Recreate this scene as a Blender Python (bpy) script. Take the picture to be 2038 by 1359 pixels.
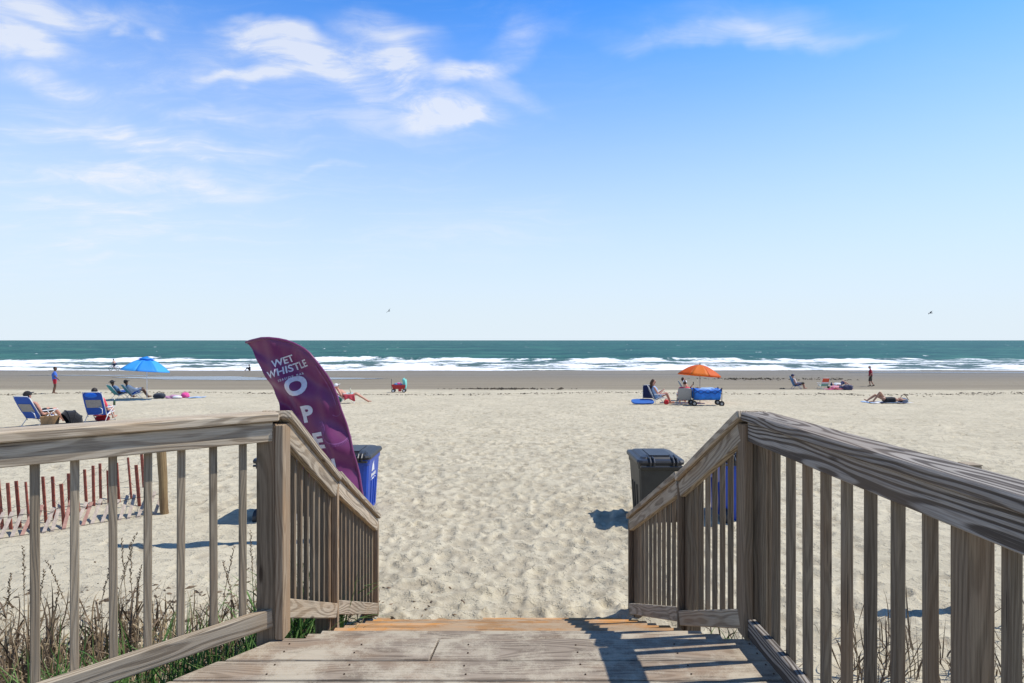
import bpy, bmesh, math, random
import numpy as np
from mathutils import Vector, Matrix, Euler
R = math.radians
random.seed(7); rng = np.random.default_rng(11)
for o in list(bpy.data.objects): bpy.data.objects.remove(o)
S = bpy.context.scene; COL = S.collection

# ------------------------------------------------------------------ camera
CAMZ = 2.40; F = 1150.0                     # sand at the stair foot is z = 0
cd = bpy.data.cameras.new('camera'); cam = bpy.data.objects.new('camera', cd); COL.objects.link(cam)
cam.location = (0, 0, CAMZ); cam.rotation_euler = (R(90), 0, 0)
cd.sensor_width = 36; cd.lens = F / 2038 * 36; cd.shift_y = -2.5 / 2038
cd.clip_start = 0.05; cd.clip_end = 60000
S.camera = cam
S.render.resolution_x = 1024; S.render.resolution_y = 683
S.view_settings.view_transform = 'Standard'; S.view_settings.look = 'None'
S.view_settings.gamma = 1; S.view_settings.use_curve_mapping = False
S.view_settings.exposure = 0.0

# ------------------------------------------------------------------ sky + sun
SUN_EL, SUN_AZ = R(57), R(83.3)             # azimuth clockwise from +Y
W = bpy.data.worlds.new('World'); S.world = W; W.use_nodes = True
def build_world():
    nt = W.node_tree; N = nt.nodes; L = nt.links; N.clear()
    def nd(t, **k):
        n = N.new(t)
        for a, v in k.items(): setattr(n, a, v)
        return n
    def put(sock, v):
        if isinstance(v, bpy.types.NodeSocket): L.new(v, sock)
        else: sock.default_value = v
    def math_(op, a, b=0.0, c=0.0, clamp=False):
        n = nd('ShaderNodeMath', operation=op, use_clamp=clamp)
        for s, v in zip(n.inputs, (a, b, c)): put(s, v)
        return n.outputs[0]
    def vmath(op, a, b=(0, 0, 0), scale=None):
        n = nd('ShaderNodeVectorMath', operation=op)
        put(n.inputs[0], a); put(n.inputs[1], b)
        if scale is not None: put(n.inputs['Scale'], scale)
        return n.outputs['Value'] if op in ('LENGTH', 'DOT_PRODUCT') else n.outputs[0]
    def noise(vec, scale, detail=4, rough=.55, color=False):
        n = nd('ShaderNodeTexNoise'); put(n.inputs['Vector'], vec)
        n.inputs['Scale'].default_value = scale; n.inputs['Detail'].default_value = detail
        n.inputs['Roughness'].default_value = rough
        return n.outputs['Color' if color else 'Fac']
    def smooth(v, a, b, c=0.0, d=1.0):
        n = nd('ShaderNodeMapRange', interpolation_type='SMOOTHSTEP')
        put(n.inputs['Value'], v)
        for s, x in zip(('From Min', 'From Max', 'To Min', 'To Max'), (a, b, c, d)): n.inputs[s].default_value = x
        return n.outputs[0]
    sky = nd('ShaderNodeTexSky', sky_type='NISHITA'); sky.sun_disc = False
    sky.sun_elevation = SUN_EL; sky.sun_rotation = SUN_AZ
    sky.altitude = 0; sky.air_density = 1.0; sky.dust_density = 0.2; sky.ozone_density = 2.5
    tc = nd('ShaderNodeTexCoord')
    sep = nd('ShaderNodeSeparateXYZ'); L.new(tc.outputs['Generated'], sep.inputs[0])
    x, y, z = sep.outputs
    gr = nd('ShaderNodeMix', data_type='RGBA', blend_type='MULTIPLY'); gr.inputs['Factor'].default_value = 1
    L.new(sky.outputs[0], gr.inputs['A'])
    tg = nd('ShaderNodeMix', data_type='RGBA'); put(tg.inputs['Factor'], smooth(z, .42, 1.0)); tg.inputs['A'].default_value = SKY_TINT; tg.inputs['B'].default_value = SKY_ZENITH
    L.new(tg.outputs['Result'], gr.inputs['B'])
    hz = nd('ShaderNodeMix', data_type='RGBA'); L.new(gr.outputs['Result'], hz.inputs['A']); hz.inputs['B'].default_value = SKY_HAZE
    put(hz.inputs['Factor'], smooth(z, .61, -.02))
    # cirrus layer: a flat sheet high up, seen in perspective
    zz = math_('ADD', math_('MAXIMUM', z, 0.0), 0.10)
    cp = nd('ShaderNodeCombineXYZ'); put(cp.inputs[0], math_('DIVIDE', x, zz)); put(cp.inputs[1], math_('DIVIDE', y, zz))
    P = cp.outputs[0]
    mp = nd('ShaderNodeMapping'); put(mp.inputs[0], P); mp.inputs['Rotation'].default_value = (0, 0, R(24)); mp.inputs['Scale'].default_value = (.45, 2.1, 1)
    wv = noise(P, 0.9, 3, color=True)
    streakvec = vmath('ADD', mp.outputs[0], vmath('SCALE', vmath('SUBTRACT', wv, (.5, .5, .5)), scale=2.2))
    streak = noise(streakvec, 2.1, 8, .66)
    # wisps in view directions: u = x/y, v = z/y
    yy = math_('MAXIMUM', y, 0.02)
    cu = nd('ShaderNodeCombineXYZ'); put(cu.inputs[0], math_('DIVIDE', x, yy)); put(cu.inputs[1], math_('DIVIDE', z, yy))
    U = cu.outputs[0]
    w1 = vmath('SCALE', vmath('SUBTRACT', noise(U, 3.2, 2, color=True), (.5, .5, .5)), scale=.16)
    w2 = vmath('SCALE', vmath('SUBTRACT', noise(U, 11.0, 3, color=True), (.5, .5, .5)), scale=.055)
    V = vmath('ADD', vmath('ADD', U, w1), w2)
    acc = None
    for (px, py, rx, ry, rot, inten) in CLOUDS:
        m = nd('ShaderNodeMapping', vector_type='TEXTURE'); put(m.inputs[0], V)
        m.inputs['Location'].default_value = ((px - 1019) / F, (677 - py) / F, 0)
        m.inputs['Rotation'].default_value = (0, 0, R(rot)); m.inputs['Scale'].default_value = (rx * 1.28 / F, ry * 1.32 / F, 1)
        s2 = nd('ShaderNodeVectorMath', operation='MULTIPLY'); put(s2.inputs[0], m.outputs[0]); s2.inputs[1].default_value = (1, 1, 0)
        d = smooth(vmath('LENGTH', s2.outputs[0]), 1.0, 0.05, 0.0, inten)
        acc = d if acc is None else math_('ADD', acc, d)
    fwd = smooth(y, 0.02, 0.2)
    tex = smooth(streak, .32, .70, .22, 1.15)
    local = math_('MULTIPLY', math_('MULTIPLY', acc, tex), fwd)
    # thin cirrus everywhere, thicker towards -X
    bank = smooth(math_('DIVIDE', x, zz), 0.9, -2.4, 0.02, .34)
    thin = math_('MULTIPLY', smooth(streak, .47, .80), bank)
    low = smooth(z, 0.02, 0.25)
    dens = math_('MINIMUM', math_('ADD', local, math_('MULTIPLY', thin, low)), 0.74)
    mx = nd('ShaderNodeMix', data_type='RGBA'); put(mx.inputs['Factor'], dens)
    put(mx.inputs['A'], hz.outputs['Result']); mx.inputs['B'].default_value = CLOUD_COL
    bg = nd('ShaderNodeBackground'); put(bg.inputs[0], mx.outputs['Result']); bg.inputs[1].default_value = SKY_STR
    out = nd('ShaderNodeOutputWorld'); L.new(bg.outputs[0], out.inputs[0])
SKY_STR = 0.10; SKY_TINT = (.20, 1.40, 2.6, 1); SKY_ZENITH = (.36, .42, .50, 1); SKY_HAZE = (7.7, 8.7, 9.5, 1)   # clear maritime blue over a pale sea haze
CLOUD_COL = (9.0, 9.2, 9.6, 1)
CLOUDS = [  # centre and radii in photo pixels, tilt, density
    (90, 20, 200, 60, -8, .85), (60, 95, 130, 38, -14, 1.0), (110, 185, 95, 34, -16, .8), (275, 80, 22, 20, 0, .5), (330, 95, 18, 20, 0, .4),
    (520, 60, 110, 26, -4, .8), (560, 105, 140, 42, -8, 1.0), (640, 130, 170, 60, -12, .6), (775, 125, 60, 48, -20, 1.0), (760, 60, 130, 40, -10, .55),
    (930, 132, 110, 24, 6, .85), (880, 215, 130, 50, -14, .8), (910, 250, 120, 26, 10, .7), (480, 175, 120, 20, 6, .7), (640, 170, 130, 26, -18, .6),
    (700, 190, 320, 110, -8, .38), (400, 235, 110, 16, 0, .4), (350, 290, 300, 22, -2, .55), (120, 280, 200, 30, -3, .3), (240, 345, 160, 16, 1, .45),
    (370, 370, 210, 22, -3, .45), (180, 405, 190, 20, -6, .35), (220, 465, 170, 18, -6, .35), (210, 505, 70, 12, -8, .25), (660, 348, 70, 10, -2, .25),
    (1480, 66, 300, 30, 0, .42), (1500, 40, 280, 55, 0, .20), (1040, 80, 90, 40, 14, .3), (1010, 175, 110, 40, -25, .35), (250, 150, 300, 130, 0, .12),
    (200, 380, 420, 190, 0, .22), (950, 460, 260, 60, 8, .18)]
build_world()
sl = bpy.data.lights.new('sun', 'SUN'); so = bpy.data.objects.new('sun', sl); COL.objects.link(so)
sl.energy = 4.9; sl.angle = R(0.53); sl.color = (1.0, .955, .88)
_sd = Vector((math.sin(SUN_AZ) * math.cos(SUN_EL), math.cos(SUN_AZ) * math.cos(SUN_EL), math.sin(SUN_EL)))
so.rotation_euler = _sd.to_track_quat('Z', 'Y').to_euler(); so.location = (60, 10, 80)

# ------------------------------------------------------------------ helpers
def tag(o, label=None, cat=None, group=None, kind=None):
    if label: o['label'] = label
    if cat: o['category'] = cat
    if group: o['group'] = group
    if kind: o['kind'] = kind
    return o
def thing(name, label, cat, loc=(0, 0, 0), rz=0, group=None):
    o = bpy.data.objects.new(name, None); COL.objects.link(o); o.empty_display_size = .1
    o.location = loc; o.rotation_euler = (0, 0, rz)
    return tag(o, label, cat, group)
def link(name, me, mat=None, parent=None, M=None, smooth=False):
    o = bpy.data.objects.new(name, me); COL.objects.link(o)
    if mat is not None and len(me.materials) == 0: me.materials.append(mat)
    if smooth:
        me.polygons.foreach_set('use_smooth', [True] * len(me.polygons))
    if parent is not None: o.parent = parent
    if M is not None: o.matrix_local = M
    return o
def from_bm(name, bm, mat, parent=None, M=None, smooth=False):
    bmesh.ops.recalc_face_normals(bm, faces=bm.faces[:])
    me = bpy.data.meshes.new(name); bm.to_mesh(me); bm.free()
    return link(name, me, mat, parent, M, smooth)
def tube(bm, pts, rad, n=6, cap=True):
    pts = [Vector(p) for p in pts]; k = len(pts)
    if not hasattr(rad, '__len__'): rad = [rad] * k
    rings = []; prev = None
    for i, p in enumerate(pts):
        t = (pts[min(i + 1, k - 1)] - pts[max(i - 1, 0)])
        if t.length < 1e-9: t = Vector((0, 0, 1))
        t.normalize()
        a = prev if prev is not None else (Vector((0, 0, 1)) if abs(t.z) < .9 else Vector((1, 0, 0)))
        a = (a - t * a.dot(t))
        if a.length < 1e-6: a = t.orthogonal()
        a.normalize(); prev = a; b = t.cross(a)
        rings.append([bm.verts.new(p + (a * math.cos(2 * math.pi * j / n) + b * math.sin(2 * math.pi * j / n)) * rad[i]) for j in range(n)])
    for i in range(k - 1):
        for j in range(n):
            bm.faces.new((rings[i][j], rings[i][(j + 1) % n], rings[i + 1][(j + 1) % n], rings[i + 1][j]))
    if cap:
        bm.faces.new(rings[0][::-1]); bm.faces.new(rings[-1])
def box(bm, lo, hi, M=None):
    v = [bm.verts.new(Vector((x, y, z))) for x in (lo[0], hi[0]) for y in (lo[1], hi[1]) for z in (lo[2], hi[2])]
    if M is not None:
        for q in v: q.co = M @ q.co
    for f in ((0, 1, 3, 2), (4, 6, 7, 5), (0, 4, 5, 1), (2, 3, 7, 6), (0, 2, 6, 4), (1, 5, 7, 3)):
        bm.faces.new([v[i] for i in f])
    return v
def ball(bm, c, r, M=None, seg=10, rings=7):
    if not hasattr(r, '__len__'): r = (r, r, r)
    m = Matrix.Translation(Vector(c)) @ (M or Matrix.Identity(4)) @ Matrix.Diagonal((r[0], r[1], r[2], 1))
    bmesh.ops.create_uvsphere(bm, u_segments=seg, v_segments=rings, radius=1, matrix=m)
_bc = {}
def board_mesh(L, w, t, bev=.004):
    key = (round(L, 3), round(w, 3), round(t, 3), bev)
    if key not in _bc:
        bm = bmesh.new(); box(bm, (-L / 2, -w / 2, -t / 2), (L / 2, w / 2, t / 2))
        if bev: bmesh.ops.bevel(bm, geom=bm.edges[:], offset=bev, segments=1, affect='EDGES')
        bmesh.ops.recalc_face_normals(bm, faces=bm.faces[:])
        me = bpy.data.meshes.new('board'); bm.to_mesh(me); bm.free(); _bc[key] = me
    return _bc[key]
def board(name, p0, p1, w, t, nrm, mat, parent, bev=.004, roll=0.0):
    """board from p0 to p1; nrm = direction its thickness faces; world coordinates, parent only translated"""
    p0, p1 = Vector(p0), Vector(p1); X = (p1 - p0); L = X.length; X.normalize()
    Z = Vector(nrm); Z = (Z - X * Z.dot(X)).normalized(); Y = Z.cross(X)
    M = Matrix((X, Y, Z)).transposed().to_4x4()
    if roll: M = M @ Matrix.Rotation(roll, 4, 'X')
    M = Matrix.Translation((p0 + p1) / 2) @ M
    base = board_mesh(L, w, t, bev)
    me = base if (len(base.materials) == 0 or base.materials[0] == mat) else base.copy()
    if me is not base: me.materials.clear()
    o = link(name, me, mat, parent)
    o.matrix_local = Matrix.Translation(-parent.location) @ M if parent is not None else M
    return o
# value noise in numpy
_tab = rng.random((256, 256))
def vnoise(x, y):
    xi = np.floor(x).astype(np.int64); yi = np.floor(y).astype(np.int64)
    fx = x - xi; fy = y - yi; fx = fx * fx * (3 - 2 * fx); fy = fy * fy * (3 - 2 * fy)
    a = _tab[xi & 255, yi & 255]; b = _tab[(xi + 1) & 255, yi & 255]; c = _tab[xi & 255, (yi + 1) & 255]; d = _tab[(xi + 1) & 255, (yi + 1) & 255]
    return (a * (1 - fx) + b * fx) * (1 - fy) + (c * (1 - fx) + d * fx) * fy
def fbm(x, y, o=4):
    s = 0; a = .5
    for i in range(o):
        s = s + a * vnoise(x + 17.3 * i, y - 9.1 * i); x = x * 2.03; y = y * 2.03; a *= .5
    return s / (1 - .5 ** o)
def grid_mesh(name, X, Y, Z):
    r, c = X.shape
    co = np.stack([X, Y, Z], -1).reshape(-1, 3).astype(np.float32)
    i = np.arange((r - 1) * c).reshape(r - 1, c)[:, :-1].ravel()
    q = np.stack([i, i + 1, i + c + 1, i + c], -1).ravel().astype(np.int32)
    me = bpy.data.meshes.new(name); n = len(i)
    me.vertices.add(len(co)); me.vertices.foreach_set('co', co.ravel())
    me.loops.add(4 * n); me.loops.foreach_set('vertex_index', q)
    me.polygons.add(n); me.polygons.foreach_set('loop_start', np.arange(0, 4 * n, 4, dtype=np.int32))
    me.update(calc_edges=True)
    me.polygons.foreach_set('use_smooth', np.ones(n, dtype=bool))
    return me

# ------------------------------------------------------------------ materials
MATS = {}
class NB:
    def __init__(s, name):
        s.m = bpy.data.materials.new(name); s.m.use_nodes = True; s.nt = s.m.node_tree
        s.b = s.nt.nodes['Principled BSDF']
    def nd(s, t, **k):
        n = s.nt.nodes.new(t)
        for a, v in k.items(): setattr(n, a, v)
        return n
    def put(s, sock, v):
        if isinstance(v, bpy.types.NodeSocket): s.nt.links.new(v, sock)
        else: sock.default_value = v
    def math(s, op, a, b=0.0, c=0.0, clamp=False):
        n = s.nd('ShaderNodeMath', operation=op, use_clamp=clamp)
        for k, v in zip(n.inputs, (a, b, c)): s.put(k, v)
        return n.outputs[0]
    def noise(s, vec, scale=1.0, detail=3, rough=.5, dist=0):
        n = s.nd('ShaderNodeTexNoise'); s.put(n.inputs['Vector'], vec)
        n.inputs['Scale'].default_value = scale; n.inputs['Detail'].default_value = detail; n.inputs['Roughness'].default_value = rough
        n.inputs['Distortion'].default_value = dist
        return n.outputs['Fac']
    def ramp(s, v, a, b, c=0.0, d=1.0):
        n = s.nd('ShaderNodeMapRange', interpolation_type='SMOOTHSTEP'); s.put(n.inputs['Value'], v)
        for k, x in zip(('From Min', 'From Max', 'To Min', 'To Max'), (a, b, c, d)): n.inputs[k].default_value = x
        return n.outputs[0]
    def mix(s, f, a, b, mode='MIX'):
        n = s.nd('ShaderNodeMix', data_type='RGBA', blend_type=mode); s.put(n.inputs['Factor'], f)
        for k, v in (('A', a), ('B', b)):
            if isinstance(v, tuple) and len(v) == 3: v = v + (1,)
            s.put(n.inputs[k], v)
        return n.outputs['Result']
    def mul(s, vec, sc, off=None):
        n = s.nd('ShaderNodeVectorMath', operation='MULTIPLY_ADD'); s.put(n.inputs[0], vec); n.inputs[1].default_value = sc
        if off is not None: s.put(n.inputs[2], off)
        return n.outputs[0]
    def bump(s, h, strength, dist=.01):
        n = s.nd('ShaderNodeBump'); s.put(n.inputs['Height'], h); n.inputs['Strength'].default_value = strength; n.inputs['Distance'].default_value = dist
        s.nt.links.new(n.outputs[0], s.b.inputs['Normal'])
def objvec(b, spread=40.0):
    tc = b.nd('ShaderNodeTexCoord'); oi = b.nd('ShaderNodeObjectInfo')
    cx = b.nd('ShaderNodeCombineXYZ')
    b.put(cx.inputs[0], b.math('MULTIPLY', oi.outputs['Random'], spread)); 
    return tc.outputs['Object'], cx.outputs[0], oi.outputs['Random']
def wood_mat(name, light, dark, rings=.55, warm=None, warm_amt=0.0, sand=0.0, freq=560.0, var=.3):
    b = NB(name); obj, off, rnd = objvec(b)
    v = b.mul(obj, (1, 1, 1), off)
    sep = b.nd('ShaderNodeSeparateXYZ'); b.put(sep.inputs[0], obj)
    x, y, z = sep.outputs
    warp = b.noise(b.mul(v, (1.15, 5.5, 5.5)), 1, 2, .45)
    r3 = b.math('FRACT', b.math('MULTIPLY', rnd, 37.7)); r4 = b.math('FRACT', b.math('MULTIPLY', rnd, 91.3))
    yo = b.math('ADD', y, b.math('MULTIPLY_ADD', r3, .10, -.05)); zo = b.math('ADD', z, b.math('MULTIPLY_ADD', r4, .06, .015))
    d = b.math('SQRT', b.math('ADD', b.math('MULTIPLY', yo, yo), b.math('MULTIPLY', zo, zo)))
    d = b.math('MULTIPLY_ADD', warp, .12, d)
    ring = b.math('MULTIPLY_ADD', b.math('SINE', b.math('MULTIPLY', d, freq)), .5, .5)
    ring = b.ramp(ring, .30, .92)
    fine = b.noise(b.mul(v, (5, 320, 320)), 1, 4, .7)
    blot = b.noise(b.mul(v, (2.2, 9, 9)), 1, 4, .6)
    f = b.math('ADD', b.math('MULTIPLY', ring, rings), b.math('MULTIPLY', b.ramp(fine, .36, .64), .55))
    f = b.math('ADD', f, b.math('MULTIPLY_ADD', blot, .7, -.38), clamp=True)
    col = b.mix(f, light, dark)
    if warm is not None:
        wn = b.noise(b.mul(v, (1.1, 5, 5), (7, 3, 1)), 1, 3, .6)
        col = b.mix(b.math('MULTIPLY', b.ramp(wn, .45, .68), warm_amt), col, warm)
    # knots
    vo = b.nd('ShaderNodeTexVoronoi'); b.put(vo.inputs['Vector'], b.mul(v, (1.9, 8, 8))); vo.inputs['Scale'].default_value = 1
    kn = b.ramp(vo.outputs['Distance'], .10, .05)
    col = b.mix(b.math('MULTIPLY', kn, .75), col, (dark[0] * .35, dark[1] * .3, dark[2] * .28))
    # cracks
    cr = b.ramp(b.noise(b.mul(v, (2.5, 95, 95), (3, 5, 9)), 1, 2, .5), .30, .255)
    col = b.mix(b.math('MULTIPLY', cr, .8), col, (dark[0] * .3, dark[1] * .3, dark[2] * .3))
    if sand:
        geo = b.nd('ShaderNodeNewGeometry'); sn = b.nd('ShaderNodeSeparateXYZ'); b.put(sn.inputs[0], geo.outputs['Normal'])
        wn = b.noise(geo.outputs['Position'], 3.4, 6, .68)
        gr = b.noise(geo.outputs['Position'], 160, 2, .5)
        m = b.ramp(b.math('MULTIPLY_ADD', gr, .18, wn), .50, .68, 0, sand)
        m = b.math('MULTIPLY', m, b.ramp(sn.outputs[2], .4, .8))
        col = b.mix(m, col, (.46, .405, .305))
    hsv = b.nd('ShaderNodeHueSaturation'); b.put(hsv.inputs['Color'], col)
    b.put(hsv.inputs['Value'], b.math('MULTIPLY_ADD', rnd, var, 1 - var / 2)); b.put(b.b.inputs['Base Color'], hsv.outputs[0])
    b.b.inputs['Roughness'].default_value = .82; b.b.inputs['Specular IOR Level'].default_value = .25
    h = b.math('SUBTRACT', b.math('MULTIPLY_ADD', fine, .5, b.math('MULTIPLY', ring, -.35)), b.math('MULTIPLY', cr, 1.2))
    b.bump(h, .6, .004)
    return b.m
WOOD = wood_mat('weathered_wood', (.52, .44, .325), (.19, .145, .098), .5, (.40, .26, .135), .45)
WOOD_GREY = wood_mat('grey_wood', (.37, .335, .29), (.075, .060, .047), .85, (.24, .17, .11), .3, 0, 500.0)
WOOD_BAL = wood_mat('baluster_wood', (.37, .305, .215), (.16, .122, .080), .3, (.30, .21, .13), .3, freq=620, var=.4)
WOOD_BAL_SHADE = wood_mat('shaded_baluster_wood', (.25, .198, .135), (.095, .069, .044), .3, (.24, .14, .07), .4, freq=620, var=.45)  # darker copy of the baluster wood, shade of backlit faces painted into its colour
WOOD_POST_SHADE = wood_mat('shaded_post_wood', (.25, .19, .125), (.10, .072, .045), .4, (.24, .14, .075), .4, freq=480, var=.35)  # wood colour lowered to paint in the shade on faces without sun
WOOD_TRIM = wood_mat('trim_wood', (.44, .335, .225), (.22, .150, .088), .5, (.42, .24, .11), .6)
WOOD_DECK = wood_mat('deck_wood', (.325, .268, .205), (.120, .092, .066), .45, (.31, .195, .11), .4, .75, var=.25)
WOOD_TREAD = wood_mat('tread_wood', (.40, .250, .130), (.19, .105, .046), .4, (.55, .235, .05), 1.0, .40, var=.25)
def plain(name, col, rough=.6, var=.0, scale=30, metal=0, spec=.4, sheen=0, bump=0):
    if name in MATS: return MATS[name]
    b = NB(name); tc = b.nd('ShaderNodeTexCoord')
    n = b.noise(tc.outputs['Object'], scale, 4, .6)
    k = 1 - (var or .12)
    c = b.mix(b.ramp(n, .3, .7), (col[0] * k, col[1] * k, col[2] * k), (min(1, col[0] * (2 - k)), min(1, col[1] * (2 - k)), min(1, col[2] * (2 - k))))
    b.put(b.b.inputs['Base Color'], c); b.b.inputs['Roughness'].default_value = rough; b.b.inputs['Metallic'].default_value = metal
    b.b.inputs['Specular IOR Level'].default_value = spec
    if sheen: b.b.inputs['Sheen Weight'].default_value = sheen
    if bump: b.bump(n, bump, .01)
    MATS[name] = b.m
    return b.m
def skin_mat(name, col): return plain(name, col, .5, .10, 14, spec=.35)

# ------------------------------------------------------------------ ground profile
PY = np.array([-60, 4, 8, 18, 38, 50, 88, 140, 400.]); PZ = np.array([-2.40, -2.40, -2.40, -2.62, -3.50, -3.98, -4.60, -5.7, -11.]) + CAMZ
PZ[0] = 0.0
def prof(y):
    y = np.asarray(y, dtype=float); s = 0
    for k, wt in ((-2, .15), (-1, .22), (0, .26), (1, .22), (2, .15)): s = s + wt * np.interp(y + k * .9, PY, PZ)
    return s
SEA = -4.60 + CAMZ + .02
def spot(px, py):
    """ground point whose slope from the eye is that of photo pixel (px, py)"""
    lo, hi = 4.0, 120.0; k = (py - 677) / F
    for _ in range(50):
        m = (lo + hi) / 2
        if (CAMZ - float(prof(m))) / m > k: lo = m
        else: hi = m
    Y = (lo + hi) / 2
    return Vector(((px - 1019) / F * Y, Y, float(prof(Y))))
# footprints, stamped on a raster of the dry sand
RES = .025; RX0, RX1, RY0, RY1 = -46, 46, 2.0, 42.0
RW, RH = int((RX1 - RX0) / RES), int((RY1 - RY0) / RES)
HF = np.zeros((RH, RW), np.float32); DK = np.zeros((RH, RW), np.float32)
def stamp_prints():
    n = 24000
    xs = rng.uniform(RX0 + 1, RX1 - 1, n); ys = 2 + (RY1 - 3 - 2) * rng.random(n) ** .8
    core = 11000
    cy = 4.6 + 31 * rng.random(core) ** 1.5; cx = rng.normal(0, 1, core) * (1.2 + cy * .16) + .1
    xs = np.concatenate([xs, cx]); ys = np.concatenate([ys, cy])
    order = rng.permutation(len(xs))
    for i in order:
        x, y = xs[i], ys[i]
        if x < -1.6 and y < 8.2 and x > -14: 
            if rng.random() < .93: continue
        if x > 1.8 and y < 9 and rng.random() < .6: continue
        if y > 38: continue
        ang = rng.normal(math.pi / 2, .5) if i >= 24000 else rng.uniform(0, math.pi)
        sc = rng.uniform(.5, 1.15); a = .14 * sc; bb = .068 * sc * rng.uniform(.85, 1.5); dep = rng.uniform(.011, .028) * sc
        r = int(a * 2.0 / RES) + 1
        ci, cj = int((x - RX0) / RES), int((y - RY0) / RES)
        if ci - r < 0 or cj - r < 0 or ci + r >= RW or cj + r >= RH: continue
        g = np.arange(-r, r + 1) * RES
        gx, gy = np.meshgrid(g, g)
        ca, sa = math.cos(ang), math.sin(ang)
        u = (gx * ca + gy * sa) / a; v = (-gx * sa + gy * ca) / bb
        v = v * (1 + .25 * u)
        q = np.sqrt(u * u + v * v) * (1 + .12 * np.sin(3 * np.arctan2(v, u) + x * 7))
        t = np.clip((1.05 - q) / .34, 0, 1); t = t * t * (3 - 2 * t)
        pit = -dep * t * (1 + .5 * u)
        rim = dep * .5 * np.exp(-((q - 1.25) / .24) ** 2) * (1 + .5 * u)
        sl_ = (slice(cj - r, cj + r + 1), slice(ci - r, ci + r + 1))
        HF[sl_] = HF[sl_] * (1 - .75 * t) + pit + rim
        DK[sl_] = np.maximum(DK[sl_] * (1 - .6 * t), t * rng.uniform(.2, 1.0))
stamp_prints()
def blur(a):
    a = (np.roll(a, 1, 0) + 2 * a + np.roll(a, -1, 0)) / 4
    return (np.roll(a, 1, 1) + 2 * a + np.roll(a, -1, 1)) / 4
HF = .6 * HF + .4 * blur(HF)
def sample(A, x, y):
    fx = np.clip((x - RX0) / RES, 0, RW - 2.001); fy = np.clip((y - RY0) / RES, 0, RH - 2.001)
    i = fx.astype(int); j = fy.astype(int); u = fx - i; v = fy - j
    r = (A[j, i] * (1 - u) + A[j, i + 1] * u) * (1 - v) + (A[j + 1, i] * (1 - u) + A[j + 1, i + 1] * u) * v
    ins = (x > RX0) & (x < RX1) & (y > RY0) & (y < RY1)
    return np.where(ins, r, 0)
def ground_z(x, y, rough=True):
    x = np.asarray(x, float); y = np.asarray(y, float)
    z = prof(y)
    dry = np.clip((44 - y) / 8, 0, 1)
    z = z + (fbm(x * .35, y * .35, 3) - .5) * .16 * dry * np.clip((y - 4) / 4, .15, 1)
    if rough:
        z = z + (fbm(x * 3.1 + 5, y * 3.1, 3) - .5) * .028 * dry
        z = z + (fbm(x * 11 + 1, y * 11, 3) - .5) * .012 * dry
        z = z + sample(HF, x, y) * dry
        z = z + .075 * np.exp(-((y - 5.0) / .16) ** 2) * np.clip((fbm(x * 2.3 + 8, y * 2.3, 3) - .36) * 3, 0, 1) * (np.abs(x) < 1.3)
        wind = np.clip((x - 2.2) / 2, 0, 1) * np.clip((26 - y) / 10, 0, 1)
        ripple = np.sin((y * 2.6 + x * .5 + 3.0 * fbm(x * .5, y * .5, 2)) * 2 * math.pi / 1.0)
        z = z + wind * .014 * ripple
        z = z + (fbm(x * .12, y * .6, 3) - .5) * .05 * (1 - dry)
    return z
def gz(x, y): return float(ground_z(np.array([x]), np.array([y]), False)[0])
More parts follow.
